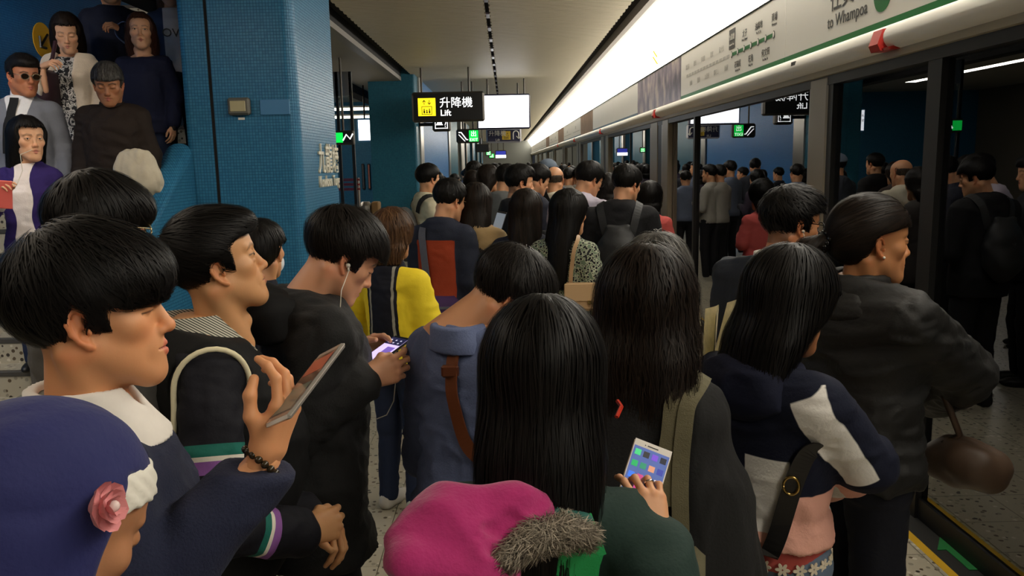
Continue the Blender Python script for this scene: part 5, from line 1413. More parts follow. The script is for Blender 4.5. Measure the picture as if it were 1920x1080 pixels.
# --- 8 girl with long black hair, pink hood
def build_p8():
    h = P(1018, 712, 1.32)
    el = P(1262, 1190, 1.12); wr = P(1232, 1022, 1.20)
    p = Person('girl with long straight black hair seen from behind, pink hood over dark green jacket', h, 8, pitch=10, sex='f', R=(el, wr), L='phone', hres=.004, tone=(214, 158, 118), shw=1.05, noff=(0, 0, -.02),
               hand_pose=('hold', dict(curl=((30, 32, 16), (42, 48, 22), (40, 50, 24), (34, 46, 22)), spread=(-14, -5, 5, 14), thumb=((-.044, .050, -.030), (-.050, .070, -.052), (-.044, .086, -.070)))), handdir=(None, (np.array((-.12, .50, .86)), np.array((.10, -.86, .50)))), handres=.0026)
    p.hair('midstraight', H_black, t=.016, res=.006, n=10000, length=.30, seed=41, grav=.86, width=.0010, lift=.007, nseg=12, jitter=.12, crown=(.01, -.02, .15))
    G = mat('jacket_green', srgb(24, 48, 42), .85, noise=.12, nscale=60, bump=.3, bscale=150)
    p.top('jacket', G, t=.030, hem=.80, res=.009, fold=.008, bag=.010, sleeve=.95, seed=17, neckcut=1.42)
    tf = p.fn
    # the pink hood falls over her left shoulder blade
    L = lambda u, v, Y: p.local(P(u, v, Y))
    a, b_, c, d = L(752, 1010, 1.10), L(840, 985, 1.13), L(960, 970, 1.16), L(1020, 965, 1.19)
    ops = [('u', cone(a, b_, .018, .060), .04), ('u', cone(b_, c, .064, .058), .04), ('u', cone(c, d, .056, .040), .04), ('u', cone(L(775, 1065, 1.06), L(900, 1075, 1.10), .045, .075), .03), ('s', cone(L(722, 1040, .99), L(900, 1012, 1.045), .016, .012), .012), ('s', cone(L(900, 1012, 1.045), L(990, 985, 1.07), .012, .004), .012)]
    M_pink = mat('fleece_magenta', srgb(172, 32, 104), .9, noise=.1, nscale=40, bump=.35, bscale=160, sheen=.3)
    p.garment('hood', M_pink, ops, lo=np.minimum.reduce([a, b_, c, d, L(800, 1150, 1.0)]) - .14, hi=np.maximum.reduce([a, b_, c, d]) + .14, res=.006, fold=.020, ffreq=(8, 8, 13), seed=5)
    hf = comb(ops)
    # fur edging beside the hood
    r_ = [L(945, 1050, 1.07), L(1000, 1010, 1.10), L(1055, 998, 1.12), L(1100, 1005, 1.13)]
    ops = [('u', cone(r_[i], r_[i + 1], .018, .019), .03) for i in range(3)]
    ff = comb(ops); V, Q = surf(ff, np.min(r_, 0) - .06, np.max(r_, 0) + .06, .008)
    sv, sf, sr = strands(ff, 6500, .024, 6, nseg=5, width=.0007, lift=.010, src=(V, Q), jitter=.9, grav=.35, crown=tuple(np.mean(r_, 0)), stiff=.6)
    o = mesh_obj('fur_trim', np.concatenate([V, sv]) * p.sc, np.concatenate([Q, sf + len(V)]), hair_mat('fur', (.05, .04, .03), (.42, .36, .28), .8), p.o); attr_f(o, 'rnd', np.concatenate([np.full(len(V), .2), sr])); o['label'] = 'pale brown fur edging'
    cb = MB(); 
    p.garment('scarf', cloth('teal_lining', (40, 92, 84)), [('u', cone(L(1030, 965, 1.17), L(1085, 985, 1.16), .026, .026), .03)], lo=L(1050, 945, 1.15) - .12, hi=L(1050, 945, 1.15) + .12, res=.008, fold=.006)
    p.trousers('trousers', JEANS); p.shoes(SHOE_W)
    t = empty('backpack_strap', p.root, label='bright green shoulder strap on the dark green jacket', cat='strap')
    f = comb(p.torso_ops(.030, .80) + p.arm_ops('R', .03))
    p.ribbon([P(1132, 1010, 1.1), P(1110, 1040, 1.05), P(1085, 1080, 1.05), P(1060, 1140, 1.05), P(1040, 1230, 1.05)], .066, mat('strap_green', srgb(24, 156, 82), .6, bump=.2, bscale=300), 'band', fn=f, own=t, off=.014, thick=.008)
    # red glasses: only the temple shows beside the hair
    p.glasses(mat('frame_red', srgb(190, 52, 34), .3))
    cpos = p.local(P(1157, 766, 1.34)); b = MB().tube([p.toroot(P(1158, 752, 1.37)), p.toroot(P(1165, 762, 1.35)), p.toroot(P(1156, 782, 1.33))], .004, 6); b.build('temple_tip', mat('frame_red', srgb(190, 52, 34), .3), p.o)
    # ring
    M, w0 = p.handM['R']
    # phone with coloured icons
    a0, a1 = P(1186, 964, 1.30), P(1223, 843, 1.37); nn = np.cross((1, .06, -.06), unit(a1 - a0))
    t, s_ = phone('phone', (a0 + a1) / 2, a1 - a0, nn, 'white and gold phone with coloured app icons, under the fingers of the long-haired girl', mat('phone_gold', srgb(226, 206, 180), .3), mat('screen_blue', srgb(90, 110, 170), .15, noise=.25, nscale=30, emit=srgb(84, 104, 170), estr=.5), w_=.071, l_=.142)
    MB().box((-.0345, -.0695, .0042), (.0345, .0695, .0046), bev=.002).build('face_plate', mat('plate_white', srgb(236, 230, 222), .3), t)
    s_.location = (0, 0, .0006)
    cols = [(60, 190, 120), (40, 40, 44), (110, 70, 190), (20, 24, 40), (30, 160, 90), (40, 130, 100), (200, 140, 110), (50, 60, 150), (50, 110, 220), (180, 60, 120), (210, 190, 120), (220, 210, 210), (60, 180, 110), (200, 60, 130), (190, 70, 110), (120, 100, 180), (60, 130, 220), (200, 120, 60), (120, 170, 220), (190, 190, 210)]
    for k, c_ in enumerate(cols):
        i_, j_ = k % 4, k // 4; x_ = -.0235 + .0157 * i_; y_ = .046 - .0215 * j_
        MB().box((x_ - .0055, y_ - .0055, .0052), (x_ + .0055, y_ + .0055, .0056), bev=.0002).build('app_icon', E('app_%d' % k, srgb(*c_), .7), t)
    MB().box((-.030, -.030, .0050), (.006, .010, .00515)).build('wallpaper', E('screen_crimson', srgb(130, 24, 60), .5), t)
    MB().box((-.010, .0615, .0047), (.010, .0635, .0049)).ball((-.014, .0625, .0048), .0012, 6, 4).build('earpiece', M_blk, t)
    b = MB(); kx = p.handM['R'][0]; sc_ = p.sc * .92 * .97
    # ring on the ring finger's first joint
    sp = math.radians(5); a = math.radians(40); kn = np.array((.012, .090, .002)); dd = np.array((math.sin(sp) * math.cos(a), math.cos(sp) * math.cos(a), -math.sin(a)))
    c0 = kn + dd * .030; e1 = unit(np.cross(dd, (1, 0, 0))); e2 = np.cross(dd, e1)
    fdv = unit((-.12, .50, .86)); wpos = p.w1(p.J['wrR']) + fdv * .012
    pts = [p.toroot(kx @ ((c0 + e1 * .0097 * math.cos(q) + e2 * .0097 * math.sin(q)) * sc_) + wpos) for q in np.linspace(0, 2 * math.pi, 17)]
    b.tube(pts, .0016, 6); b.build('ring', mat('silver', srgb(220, 218, 212), .2, metal=1), p.o, smooth=True)
build_p8()

# --- 9 woman with wavy hair, black cape coat, olive tote
def build_p9():
    p = Person('woman with wavy dark hair in a black cape coat, olive tote bag on her shoulder', P(1213, 580, 1.72), 20, pitch=6, sex='f', hres=.006, eye='down', build=1.0, L='clasp', R='clasp', shw=.95)
    p.hair('mid', H_brown, t=.014, res=.006, n=9000, length=.20, seed=51, grav=.84, width=.0011, lift=.012, nseg=13, jitter=.2, wave=.0035, crown=(.0, -.02, .14))
    J = p.J
    cape = p.torso_ops(.034, .62, .14) + [('u', loft([(.55, 0, -.01, .34, .25), (.95, 0, -.01, .295, .21), (1.20, 0, -.015, .245, .165), (1.34, 0, -.022, .175, .115), (1.39, 0, -.03, .10, .08)], 2.2), .03)]
    p.garment('cape_coat', mat('wool_black', srgb(16, 16, 17), .9, noise=.1, nscale=100, bump=.3, bscale=160), cape, res=.011, fold=.014, ffreq=(12, 12, 3), zmin=.55, seed=8, lo=(-.42, -.34, .5), hi=(.42, .34, 1.52))
    cf = comb(cape)
    p.trousers('trousers', DRK); p.shoes(SHOE_B)
    t = empty('tote_bag', p.root, label='olive canvas tote bag with flat handles on the black cape coat', cat='bag')
    OL = mat('canvas_olive', srgb(96, 90, 66), .85, noise=.12, nscale=60, bump=.4, bscale=400)
    f = cf
    p.ribbon([P(1306, 722, 1.66), P(1280, 740, 1.5), P(1262, 800, 1.48), P(1250, 860, 1.46), P(1248, 960, 1.45)], .038, OL, 'handle', fn=f, own=t, off=.010, thick=.004)
    p.ribbon([P(1306, 722, 1.70), P(1294, 745, 1.55), P(1284, 830, 1.50), P(1278, 930, 1.47), P(1280, 1010, 1.46)], .034, OL, 'handle', fn=f, own=t, off=.014, thick=.004)
    c = P(1292, 1150, 1.46) - np.array(t.location); b = MB()
    f2 = comb([('u', ell((0, 0, 0), (.17, .055, .19)), .01), ('i', plane((0, 0, 1), .13), .01)])
    b = MB().box((-.055, -.13, -.24), (.03, .13, .115), bev=.02)
    M = Matrix.Translation(c) @ Matrix.Rotation(math.radians(-14), 4, 'Z'); b.V = [tuple(M @ Vector(v)) for v in b.V]; b.build('body', OL, t, smooth=True)
build_p9()

# --- 10 grey-haired person behind
def build_p10():
    p = Person('grey-haired person just behind the wavy-haired woman, only the hair showing', P(1232, 523, 2.3), 20, sex='f', hres=.006, eye='down', L='phone', R='phone', hand_pose=('relaxed', None))
    p.hair('bob', H_grey, t=.012, res=.006, n=3800, length=.10, seed=61, grav=.6, width=.0012, lift=.007, jitter=.3)
    p.top('jacket', cloth('jacket_sand', (96, 86, 66)), t=.022, hem=.8, res=.014); p.trousers('trousers', DRK); p.shoes(SHOE_B)
    # folded newspaper held at the right
    c = P(1325, 640, 2.05); t = empty('newspaper', c, label='folded newspaper pages beside the wavy-haired woman', cat='newspaper')
    for k, (dx, ang, h_) in enumerate(((-.02, 12, .11), (.0, -4, .10), (.022, -20, .12))):
        n = 8; V = []; F = []
        for s_ in (0, .0015):
            for i in range(n):
                q = i / (n - 1); V += [(dx + .012 * math.sin(q * 3) + s_, -.06 + .12 * q, -.10), (dx + math.tan(math.radians(-ang)) * h_ + .02 * math.sin(q * 3) + s_, -.06 + .12 * q, h_ * (1 - .4 * abs(q - .4)))]
        for i in range(n - 1):
            F += [(2 * i, 2 * i + 1, 2 * i + 3, 2 * i + 2), (2 * n + 2 * i, 2 * n + 2 * i + 2, 2 * n + 2 * i + 3, 2 * n + 2 * i + 1)]
        MB().add(V, F).build('page', mat('newsprint', srgb(214, 204, 168), .8, noise=.35, nscale=60), t, smooth=True)
build_p10()

# --- 11 girl in the navy, white and pink hoodie
def build_p11():
    h = P(1481, 568, 1.88)
    p = Person('girl with long black hair in a navy, white and pink hoodie, arms folded', h, 66, body=56, pitch=14, sex='f', hres=.004, eye='down', tone=(176, 118, 80), R=(P(1622, 868, 1.78), P(1530, 905, 2.1)), L='fold', shw=1.05, build=1.05, hand_pose=('relaxed', None))
    p.hair('mid', H_black, t=.014, res=.006, n=7000, length=.22, seed=71, grav=.8, width=.0011, lift=.006, nseg=11, jitter=.15, crown=(0, -.03, .14))
    J = p.J; nv, wh, pk = srgb(20, 24, 42), srgb(232, 228, 222), srgb(226, 168, 150)
    def s_(V):
        sh, el = J['shR'], J['elR']; ab = el - sh; t_ = (V - sh) @ ab / (ab @ ab)
        rad = V - sh - np.clip(t_, 0, 1)[:, None] * ab; d = np.linalg.norm(rad, axis=1)
        ax = unit(ab); bk = np.array((.25, -1., .1)); bk = unit(bk - ax * bk.dot(ax)); sd = np.cross(ax, bk)
        cen = np.where(rad @ bk > 0, np.abs(rad @ sd), .2)
        w1 = np.minimum.reduce([.044 - cen, (t_ + .30) * .25, (.97 - t_) * .25, .10 - d])
        body = np.minimum((t_ * 0 + d - .09), .3)
        side = np.minimum.reduce([.055 - np.abs(V[:, 0] - .075), 1.20 - V[:, 2], V[:, 2] - .998, d - .085])
        pk_ = np.minimum.reduce([1.105 - V[:, 2], d - .088])
        return {'pk': pk_, 'wa': np.maximum(w1, side)}
    p.top('hoodie', layer_mat('hoodie_panels', nv, [('pk', pk), ('wa', wh)]), t=.026, hem=.955, res=.007, fold=.007, bag=.014, sleeve=.97, attr=s_, seed=23, neckcut=1.43)
    tf = p.fn
    p.garment('hood', cloth('hood_navy', (22, 26, 46)), [('u', ell((-.02, -.115, 1.37), (.135, .065, .085)), .02), ('u', loft([(1.34, 0, -.03, .145, .11), (1.43, 0, -.045, .10, .095)]), .04), ('s', ell((0, .0, 1.50), (.075, .095, .10)), .02)], lo=(-.24, -.26, 1.2), hi=(.24, .14, 1.54), res=.009, fold=.006, seed=4)
    p.garment('undershirt', cloth('tee_coral', (186, 84, 76)), [('u', loft([(.895, 0, -.012, .176, .130), (.985, 0, -.008, .168, .122)]), .01)], lo=(-.24, -.2, .87), hi=(.24, .2, 1.0), res=.01, fold=.003)
    fl = MB()
    f = comb([('u', loft([(.88, 0, -.012, .178, .132), (1.0, 0, -.012, .174, .126)]), .01)])
    for k in range(15):
        a = -2.9 + k * .26; q = np.array([(.20 * math.cos(a), .16 * math.sin(a), .912)])
        for _ in range(5):
            d, g = grad(f, q, .006); q = q - (d - .004)[:, None] * g
        g = g[0]; x_ = unit(np.cross((0, 0, 1), g)); z_ = np.cross(g, x_)
        for m_ in range(6):
            b_ = 2 * math.pi * m_ / 6; dr = x_ * math.cos(b_) + z_ * math.sin(b_); pr = np.cross(g, dr); c = q[0] + dr * .0105
            V = [c + dr * .0085 * math.cos(w_) + pr * .0045 * math.sin(w_) + g * (.001 if j else -.002) for j in (0, 1) for w_ in np.linspace(0, 2 * math.pi, 9)[:-1]]
            fl.add([v * p.sc for v in V], [tuple(range(8, 16))] + [(i, (i + 1) % 8, 8 + (i + 1) % 8, 8 + i) for i in range(8)])
    o = fl.build('flower_trim', cloth('flower_cream', (226, 214, 190), bump=.1), p.o); o['kind'] = 'stuff'
    p.trousers('jeans', cloth('denim_light', (104, 120, 140)), top=.95, t=.012); p.shoes(SHOE_W)
    t = empty('crossbody_strap', p.root, label='black leather crossbody strap with brass ring on the navy and pink hoodie', cat='strap')
    p.ribbon([P(1530, 800, 1.75), P(1510, 860, 1.7), P(1488, 915, 1.7), P(1470, 970, 1.7), P(1440, 1050, 1.72)], .042, mat('leather_black', srgb(20, 18, 18), .4), 'band', fn=tf, own=t, off=.010, thick=.004)
    q = p.local(P(1484, 915, 1.7))[None]
    for _ in range(5):
        d, g = grad(tf, q, .006); q = q - (d - .016)[:, None] * g
    c = p.world(q)[0] - p.root; n_ = p.Rb @ g[0]; e1 = unit(np.cross(n_, (0, 0, 1))); e2 = np.cross(n_, e1)
    MB().tube([c + e1 * .017 * math.cos(a) + e2 * .021 * math.sin(a) for a in np.linspace(0, 2 * math.pi, 21)], .0035, 8).build('ring', mat('brass', srgb(180, 150, 90), .25, metal=1), t, smooth=True)
build_p11()

# --- 12 woman in the black jacket by the doors
def build_p12():
    yaw = 68 + az(1650)
    h = ear_head(1650, 464, 2.2, yaw, 2)
    p = Person('woman with tied brown hair in black jacket, arms folded, nearest the glass doors', h, yaw, body=70, pitch=2, sex='f', hres=.003, tone=(190, 130, 86), R=(P(1800, 700, 2.3), P(1745, 745, 2.62)), L='fold', build=1.16, shw=1.1, gaze=(-.1, 0), noff=(0, 0, .03))
    p.hair('tied', H_brown, t=.010, res=.005, n=4200, length=.11, seed=81, grav=.05, width=.0013, lift=.004, nseg=9, jitter=.1, pref=(0, -.55, -.12), crown=(0, .10, .10))
    # tail clip and loose tail
    c = np.array((-.005, -.130, -.004)); b = MB()
    for k in range(14):
        a = 2 * math.pi * k / 14; b.ball(c + (.026 * math.cos(a), .008 * math.sin(2 * a), .026 * math.sin(a)), .008, 8, 5)
    p.hpart('hair_clip', b, mat('clip_black', srgb(16, 15, 16), .15))
    tl = comb([('u', cone(c, c + np.array((-.01, -.045, -.02)), .022, .026), .02), ('u', cone(c + np.array((-.01, -.045, -.02)), c + np.array((-.02, -.075, -.085)), .024, .012), .02)])
    V, Q = surf(tl, c - .13, c + .07, .006); sv, sf, sr = strands(tl, 700, .09, 5, src=(V, Q), grav=.6, width=.0013, lift=.006, crown=tuple(c + (0, .08, .03)))
    o = mesh_obj('hair_tail', p.toroot((np.concatenate([V, sv])) @ p.Rh.T + p.hc), np.concatenate([Q, sf + len(V)]), H_brown, p.o); attr_f(o, 'rnd', np.concatenate([np.full(len(V), .3), sr]))
    b = MB().ball((.083, .006, -.036), .004, 10, 6); p.hpart('earring', b, mat('pearl', srgb(235, 230, 220), .15))
    jk = mat('jacket_crisp_black', srgb(18, 17, 16), .68, noise=.1, nscale=90, bump=.5, bscale=60)
    p.top('jacket', jk, t=.030, hem=.84, res=.009, fold=.013, ffreq=(7, 7, 20), bag=.022, sleeve=.97, seed=29, neckcut=1.44)
    p.garment('collar', jk, [('u', loft([(1.345, 0, -.025, .150, .115), (1.40, 0, -.035, .115, .100), (1.462, 0, -.045, .085, .085)]), .01), ('u', ell((0, -.11, 1.37), (.13, .05, .05)), .03), ('s', loft([(1.44, 0, -.03, .062, .07), (1.56, 0, -.03, .075, .08)]), .01), ('s', ell((0, .13, 1.47), (.05, .12, .10)), .02)], lo=(-.2, -.2, 1.28), hi=(.2, .16, 1.52), res=.008, fold=.008, ffreq=(8, 8, 26), seed=3)
    p.trousers('jeans', cloth('denim_black', (26, 28, 38)), t=.016, top=.96, fold=.007); p.shoes(SHOE_B)
    st_ = MB()
    f = comb(p.torso_ops(.004, .8))
    t = empty('shoulder_bag', P(1815, 862, 2.32), label='brown leather shoulder bag at the hip of the woman in black', cat='bag')
    fb = comb([('u', ell((0, 0, 0), (.095, .11, .085)), .01), ('u', cone((-.06, .05, -.02), (.05, -.03, -.03), .055, .06), .03), ('i', plane((.25, 0, 1), .055), .015)])
    V, Q = surf(fb, (-.15, -.17, -.15), (.15, .17, .13), .008); V = V + vnormals(V, Q) * ((vnoise(V * 22) - .5) * .012)[:, None]
    mesh_obj('body', V, Q, mat('bag_brown', srgb(72, 54, 40), .55, noise=.15, nscale=25), t)
    q = P(1800, 790, 2.3) - np.array(t.location)
    MB().tube([(-.07, .02, .045), q * .6 + (0, .02, 0), P(1770, 740, 2.28) - np.array(t.location)], .010, 8).build('strap', mat('bag_brown', srgb(72, 54, 40), .55), t, smooth=True)
build_p12()

# --- 13 man with glasses in a dark suit
def build_p13():
    yaw = 62 + az(1500)
    h = ear_head(1500, 428, 2.85, yaw, 8)
    p = Person('man with black-framed glasses and short cropped hair in a dark grey suit', h, yaw, body=45, pitch=8, hres=.004, tone=(190, 130, 90), R='phone', L='phone', scalp=.6, eye='down', noff=(0, -.02, .025))
    p.hair('quiff', H_black, t=.013, res=.006, n=2600, length=.05, seed=91, grav=.05, width=.0016, lift=.009, jitter=.5, pref=(0, .3, .1))
    p.glasses(mat('frame_black', srgb(14, 14, 15), .25))
    p.top('suit_jacket', cloth('suit_charcoal', (46, 50, 58)), t=.028, hem=.76, res=.012, fold=.006, seed=31, neckcut=1.42)
    p.garment('collar', cloth('collar_white', (226, 220, 212), bump=.15), [('u', loft([(1.40, 0, -.03, .078, .074), (1.455, 0, -.04, .068, .068)]), .01)], lo=(-.13, -.15, 1.36), hi=(.13, .1, 1.49), res=.008, fold=.0)
    p.trousers('trousers', cloth('suit_charcoal2', (42, 44, 52))); p.shoes(SHOE_B)
    e = np.array((.083, .006, -.018)); b = MB().ball(e, .006, 8, 6).tube([e, e + (.0, .012, -.03), e + (-.005, .03, -.09), e + (-.01, .02, -.16)], .0015, 5); p.hpart('earphone', b, mat('cable_white', srgb(205, 196, 180), .5))
build_p13()

# --- 14 man with glasses behind the young man
def build_p14():
    yaw = 76 + az(188)
    p = Person('man in thin gold glasses, mostly hidden behind the young man with fringe', P(188, 432, 1.93), yaw, body=45, pitch=6, hres=.004, tone=SK1, eye='down', R='phone', L='phone', build=1.05)
    p.hair('fringe', H_black, t=.012, res=.006, n=3600, length=.10, seed=101, grav=.3, width=.0015, lift=.005)
    p.glasses(mat('frame_gold', srgb(196, 176, 130), .3, metal=.7))
    p.top('jacket', mat('jacket_grey', srgb(86, 84, 82), .8, noise=.1, nscale=60, bump=.3), t=.03, hem=.78, res=.011, fold=.009, bag=.012, seed=37); p.trousers('trousers', DRK); p.shoes(SHOE_B)
build_p14()
# ------------------------------------------------------------------ people coming down the stairs
def stair_z(Y): return RISE * max(0, math.floor((Y - SY) / RUN) + 1)
def on_stairs(label, u, v, Y, app, pitch=0, **k):
    return Person(label, P(u, v, Y), app + az(u), pitch=pitch, ground=stair_z(Y - .03), hres=.003, handres=.005, **k)
def build_s1():
    p = on_stairs('man in tinted glasses on the stairs, grey cardigan over white roll-neck', 44, 143, 5.1, 158, 8, body=165, eye='down', tone=(176, 112, 78), hs=1.0)
    p.hair('swept', H_soft, t=.008, res=.006, n=1400, length=.07, seed=111, grav=.1, width=.002, pref=(0, .3, 0))
    p.glasses(mat('frame_steel', srgb(150, 140, 120), .25, metal=.7), mat('lens_tinted', srgb(34, 22, 14), .1))
    p.top('cardigan', layer_mat('cardigan_grey', srgb(112, 114, 122), [('wa', srgb(214, 212, 212))]), t=.022, hem=.80, res=.011, seed=41, fold=.006, attr=lambda V: {'wa': np.minimum(np.clip((V[:, 2] - 1.10) * .26, -.02, .09) - np.abs(V[:, 0]), V[:, 1] - .01)})
    f = p.fn
    p.garment('roll_neck', cloth('knit_white', (214, 212, 212), bump=.2), [('u', loft([(1.36, 0, -.01, .085, .085), (1.44, 0, -.025, .066, .070), (1.50, 0, -.03, .060, .064)]), .01)], lo=(-.12, -.14, 1.34), hi=(.12, .12, 1.53), res=.009, fold=.004)
    p.trousers('trousers', DRK); p.shoes(SHOE_B)
    t = empty('shoulder_strap', p.root, label='black bag strap on the shoulder of the man in grey cardigan', cat='strap')
    p.ribbon([P(14, 175, 4.95), P(8, 200, 4.9), P(4, 240, 4.9), P(2, 290, 4.9)], .05, BLKC, 'band', fn=f, own=t, off=.01)
build_s1()
def build_s2():
    p = on_stairs('woman with long black hair on the stairs, purple cardigan over white blouse', 52, 262, 4.6, 160, 2, body=170, sex='f', tone=SK3, L='down', R=(P(-30, 420, 4.5), P(2, 372, 4.28)), gaze=(.2, 0), hand_pose=('relaxed', 'hold'), handdir=(None, (np.array((.3, -.2, .6)), np.array((-.5, .1, .2)))))
    p.hair('midstraight', H_black, t=.010, res=.006, n=2200, length=.22, seed=121, grav=.85, width=.002, part=.025, nseg=10, wave=.002)
    p.top('cardigan', layer_mat('cardigan_purple', srgb(46, 32, 92), [('wa', srgb(226, 216, 212))]), t=.022, hem=.74, res=.011, seed=43, fold=.007, attr=lambda V: {'wa': np.minimum(.060 - np.abs(V[:, 0]) + .012 * np.sin(V[:, 2] * 22), V[:, 1] - .01)})
    b = MB().tube([p.hworld((-.078, .0, -.03)), P(38, 290, 4.4), P(42, 320, 4.4), P(30, 350, 4.35)], .002, 5); b.V = [tuple(p.toroot(np.array(v))) for v in b.V]; b.build('earphone_cable', mat('cable_white', srgb(205, 196, 180), .5), p.o)
    p.trousers('trousers', cloth('denim_mid', (38, 48, 74))); p.shoes(SHOE_B)
    phone('phone', P(8, 365, 4.24), (.15, -.1, 1), (-.3, .9, .2), 'coral red phone held by the woman in the purple cardigan', mat('case_coral', srgb(206, 92, 84), .5), M_blk, w_=.075, l_=.15)
build_s2()
def build_s3():
    p = on_stairs('woman in long beige cardigan over black and white patterned dress on the stairs', 125, 62, 5.75, 184, 24, body=176, sex='f', tone=SK3, eye='down', R=(P(84, 170, 5.55), P(80, 124, 5.5)), L='down', hand_pose=('relaxed', 'hold'), handdir=(None, (np.array((.85, -.3, .25)), np.array((.1, -.6, .7)))), hs=1.02)
    p.hair('mid', H_brown, t=.010, res=.006, n=2200, length=.2, seed=131, grav=.85, width=.002, part=.03, nseg=10, wave=.003)
    t = NT('dress_print'); tc = t.n('TexCoord'); nz = t.n('TexNoise', Scale=22, Detail=1, Distortion=2.2); t.l(tc.outputs['Object'], nz.inputs['Vector']); cr = t.n('ValToRGB'); cr.color_ramp.interpolation = 'CONSTANT'; e = cr.color_ramp.elements
    e[0].color = srgb(28, 26, 28); e[1].position = .5; e[1].color = srgb(200, 194, 186); x = e.new(.60); x.color = srgb(50, 48, 48); x = e.new(.66); x.color = srgb(190, 184, 176)
    t.l(nz.outputs[0], cr.inputs[0]); t.l(cr.outputs[0], t.b.inputs['Base Color']); t.b.inputs['Roughness'].default_value = .8
    p.garment('dress', t.m, p.torso_ops(.016, .70, .03), res=.012, zmin=.68, fold=.006, cuts=[('i', plane((0, .25, 1), 1.36), .01)])
    p.garment('belt', M_blk, [('u', loft([(1.02, 0, 0, .150, .114), (1.045, 0, 0, .150, .114)]), .004)], lo=(-.2, -.2, 1.0), hi=(.2, .2, 1.07), res=.008, fold=0)
    ops = p.torso_ops(.034, .66, .03) + p.arm_ops('L', .022, .95) + p.arm_ops('R', .022, .95)
    p.garment('cardigan', mat('knit_beige', srgb(206, 188, 166), .9, noise=.08, nscale=70, bump=.5, bscale=120, sheen=.3), ops, res=.012, zmin=.64, fold=.008, cuts=[('s', lambda q: np.maximum(np.abs(q[:, 0]) - .075 + np.clip((q[:, 2] - 1.28), 0, 1) * .0, -q[:, 1] + .0), .015), ('i', plane((0, .0, 1), 1.425), .01)])
    p.trousers('trousers', BLKC, top=.9); p.shoes(SHOE_B)
    t = empty('shoulder_bag', p.root, label='dark maroon shoulder bag hanging by the beige cardigan', cat='bag')
    c = P(88, 165, 5.62) - np.array(t.location); MB().box(c - (.05, .10, .14), c + (.05, .10, .12), bev=.03).build('body', mat('bag_maroon', srgb(48, 22, 30), .5), t, smooth=True)
    MB().tube([c + (0, 0, .12), P(98, 110, 5.55) - np.array(t.location), P(104, 78, 5.62) - np.array(t.location)], .014, 6).build('strap', mat('bag_maroon', srgb(48, 22, 30), .5), t)
build_s3()
def build_s4():
    p = on_stairs('man with greying hair in dark brown jacket and pale trousers, looking down on the stairs', 203, 158, 5.1, 188, 22, body=178, tone=(160, 108, 76), eye='down', L='down', R='down')
    p.hair('short', hair_mat('hair_grizzled', (.02, .018, .017), (.10, .095, .09)), t=.010, res=.006, n=1600, length=.05, seed=141, grav=.2, width=.002)
    p.top('jacket', cloth('jacket_umber', (36, 27, 22)), t=.034, hem=.82, res=.012, fold=.009, seed=47, bag=.012, neckcut=1.44)
    p.garment('collar', cloth('jacket_umber', (36, 27, 22)), [('u', loft([(1.36, 0, -.02, .10, .09), (1.46, 0, -.035, .078, .076)]), .01), ('s', ell((0, .10, 1.45), (.03, .1, .09)), .01)], lo=(-.14, -.16, 1.33), hi=(.14, .12, 1.49), res=.009, fold=0)
    p.trousers('trousers', cloth('trouser_stone', (150, 142, 124)), t=.03, fold=.012); p.shoes(SHOE_B)
    c = P(256, 318, 4.62); t = empty('carrier_bag', c, label='pale cream cloth bag carried in front of the man in dark brown', cat='bag')
    fb = comb([('u', ell((0, 0, 0), (.125, .07, .14)), .01), ('u', ell((.04, 0, -.06), (.11, .075, .09)), .03), ('i', plane((0, 0, 1), .115), .02)])
    V, Q = surf(fb, (-.18, -.12, -.18), (.18, .12, .16), .011); V = V + vnormals(V, Q) * ((np.abs(vnoise(V * np.array((26, 26, 9))) * 2 - 1) - .4) * .016)[:, None]
    mesh_obj('body', V, Q, cloth('bag_cream', (186, 178, 160)), t)
build_s4()
def build_s5():
    p = on_stairs('woman with swept-back reddish hair in a navy sweater and jeans on the stairs', 264, 60, 5.7, 184, 0, body=180, sex='f', tone=SK3, L='down', R='down', build=1.1)
    p.hair('mid', hair_mat('hair_auburn', (.03, .012, .008), (.09, .035, .02)), t=.006, res=.006, n=1600, length=.14, seed=151, grav=.7, width=.002, part=.035)
    p.top('sweater', cloth('sweater_navy', (28, 32, 56)), t=.024, hem=.78, res=.012, fold=.007, seed=49, bag=.01, neckcut=1.42)
    p.trousers('jeans', cloth('denim_mid', (38, 48, 74))); p.shoes(SHOE_B)
    wr = (p.J['wrL'] * 1.12 - p.J['elL'] * .12) * p.sc; b = MB().box(wr - (.022, .026, .018), wr + (.022, .026, .018), bev=.008); b.build('watch', M_blk, p.o)
build_s5()
def build_s6():
    p = on_stairs('person in navy sweatshirt holding a pale blue lanyard, high on the stairs', 206, -22, 6.3, 180, 0, sex='m', eye='down', L=(P(262, 78, 6.0), P(234, 58, 5.95)), R='down', hand_pose=('hold', 'relaxed'))
    p.hair('short', H_black, n=800, seed=161, width=.002)
    p.top('sweatshirt', cloth('sweat_navy', (20, 23, 40)), t=.026, hem=.84, res=.013, seed=51, bag=.012)
    f = p.fn; p.trousers('trousers', DRK); p.shoes(SHOE_B)
    t = empty('lanyard', p.root, label='pale blue ribbon lanyard hanging over the navy sweatshirt', cat='lanyard')
    p.ribbon([P(218, -8, 6.0), P(213, 20, 6.0), P(209, 45, 5.95), P(222, 65, 5.95), P(244, 84, 6.0)], .028, cloth('ribbon_blue', (140, 164, 220), bump=.1), 'ribbon', fn=f, own=t, off=.012)
build_s6()
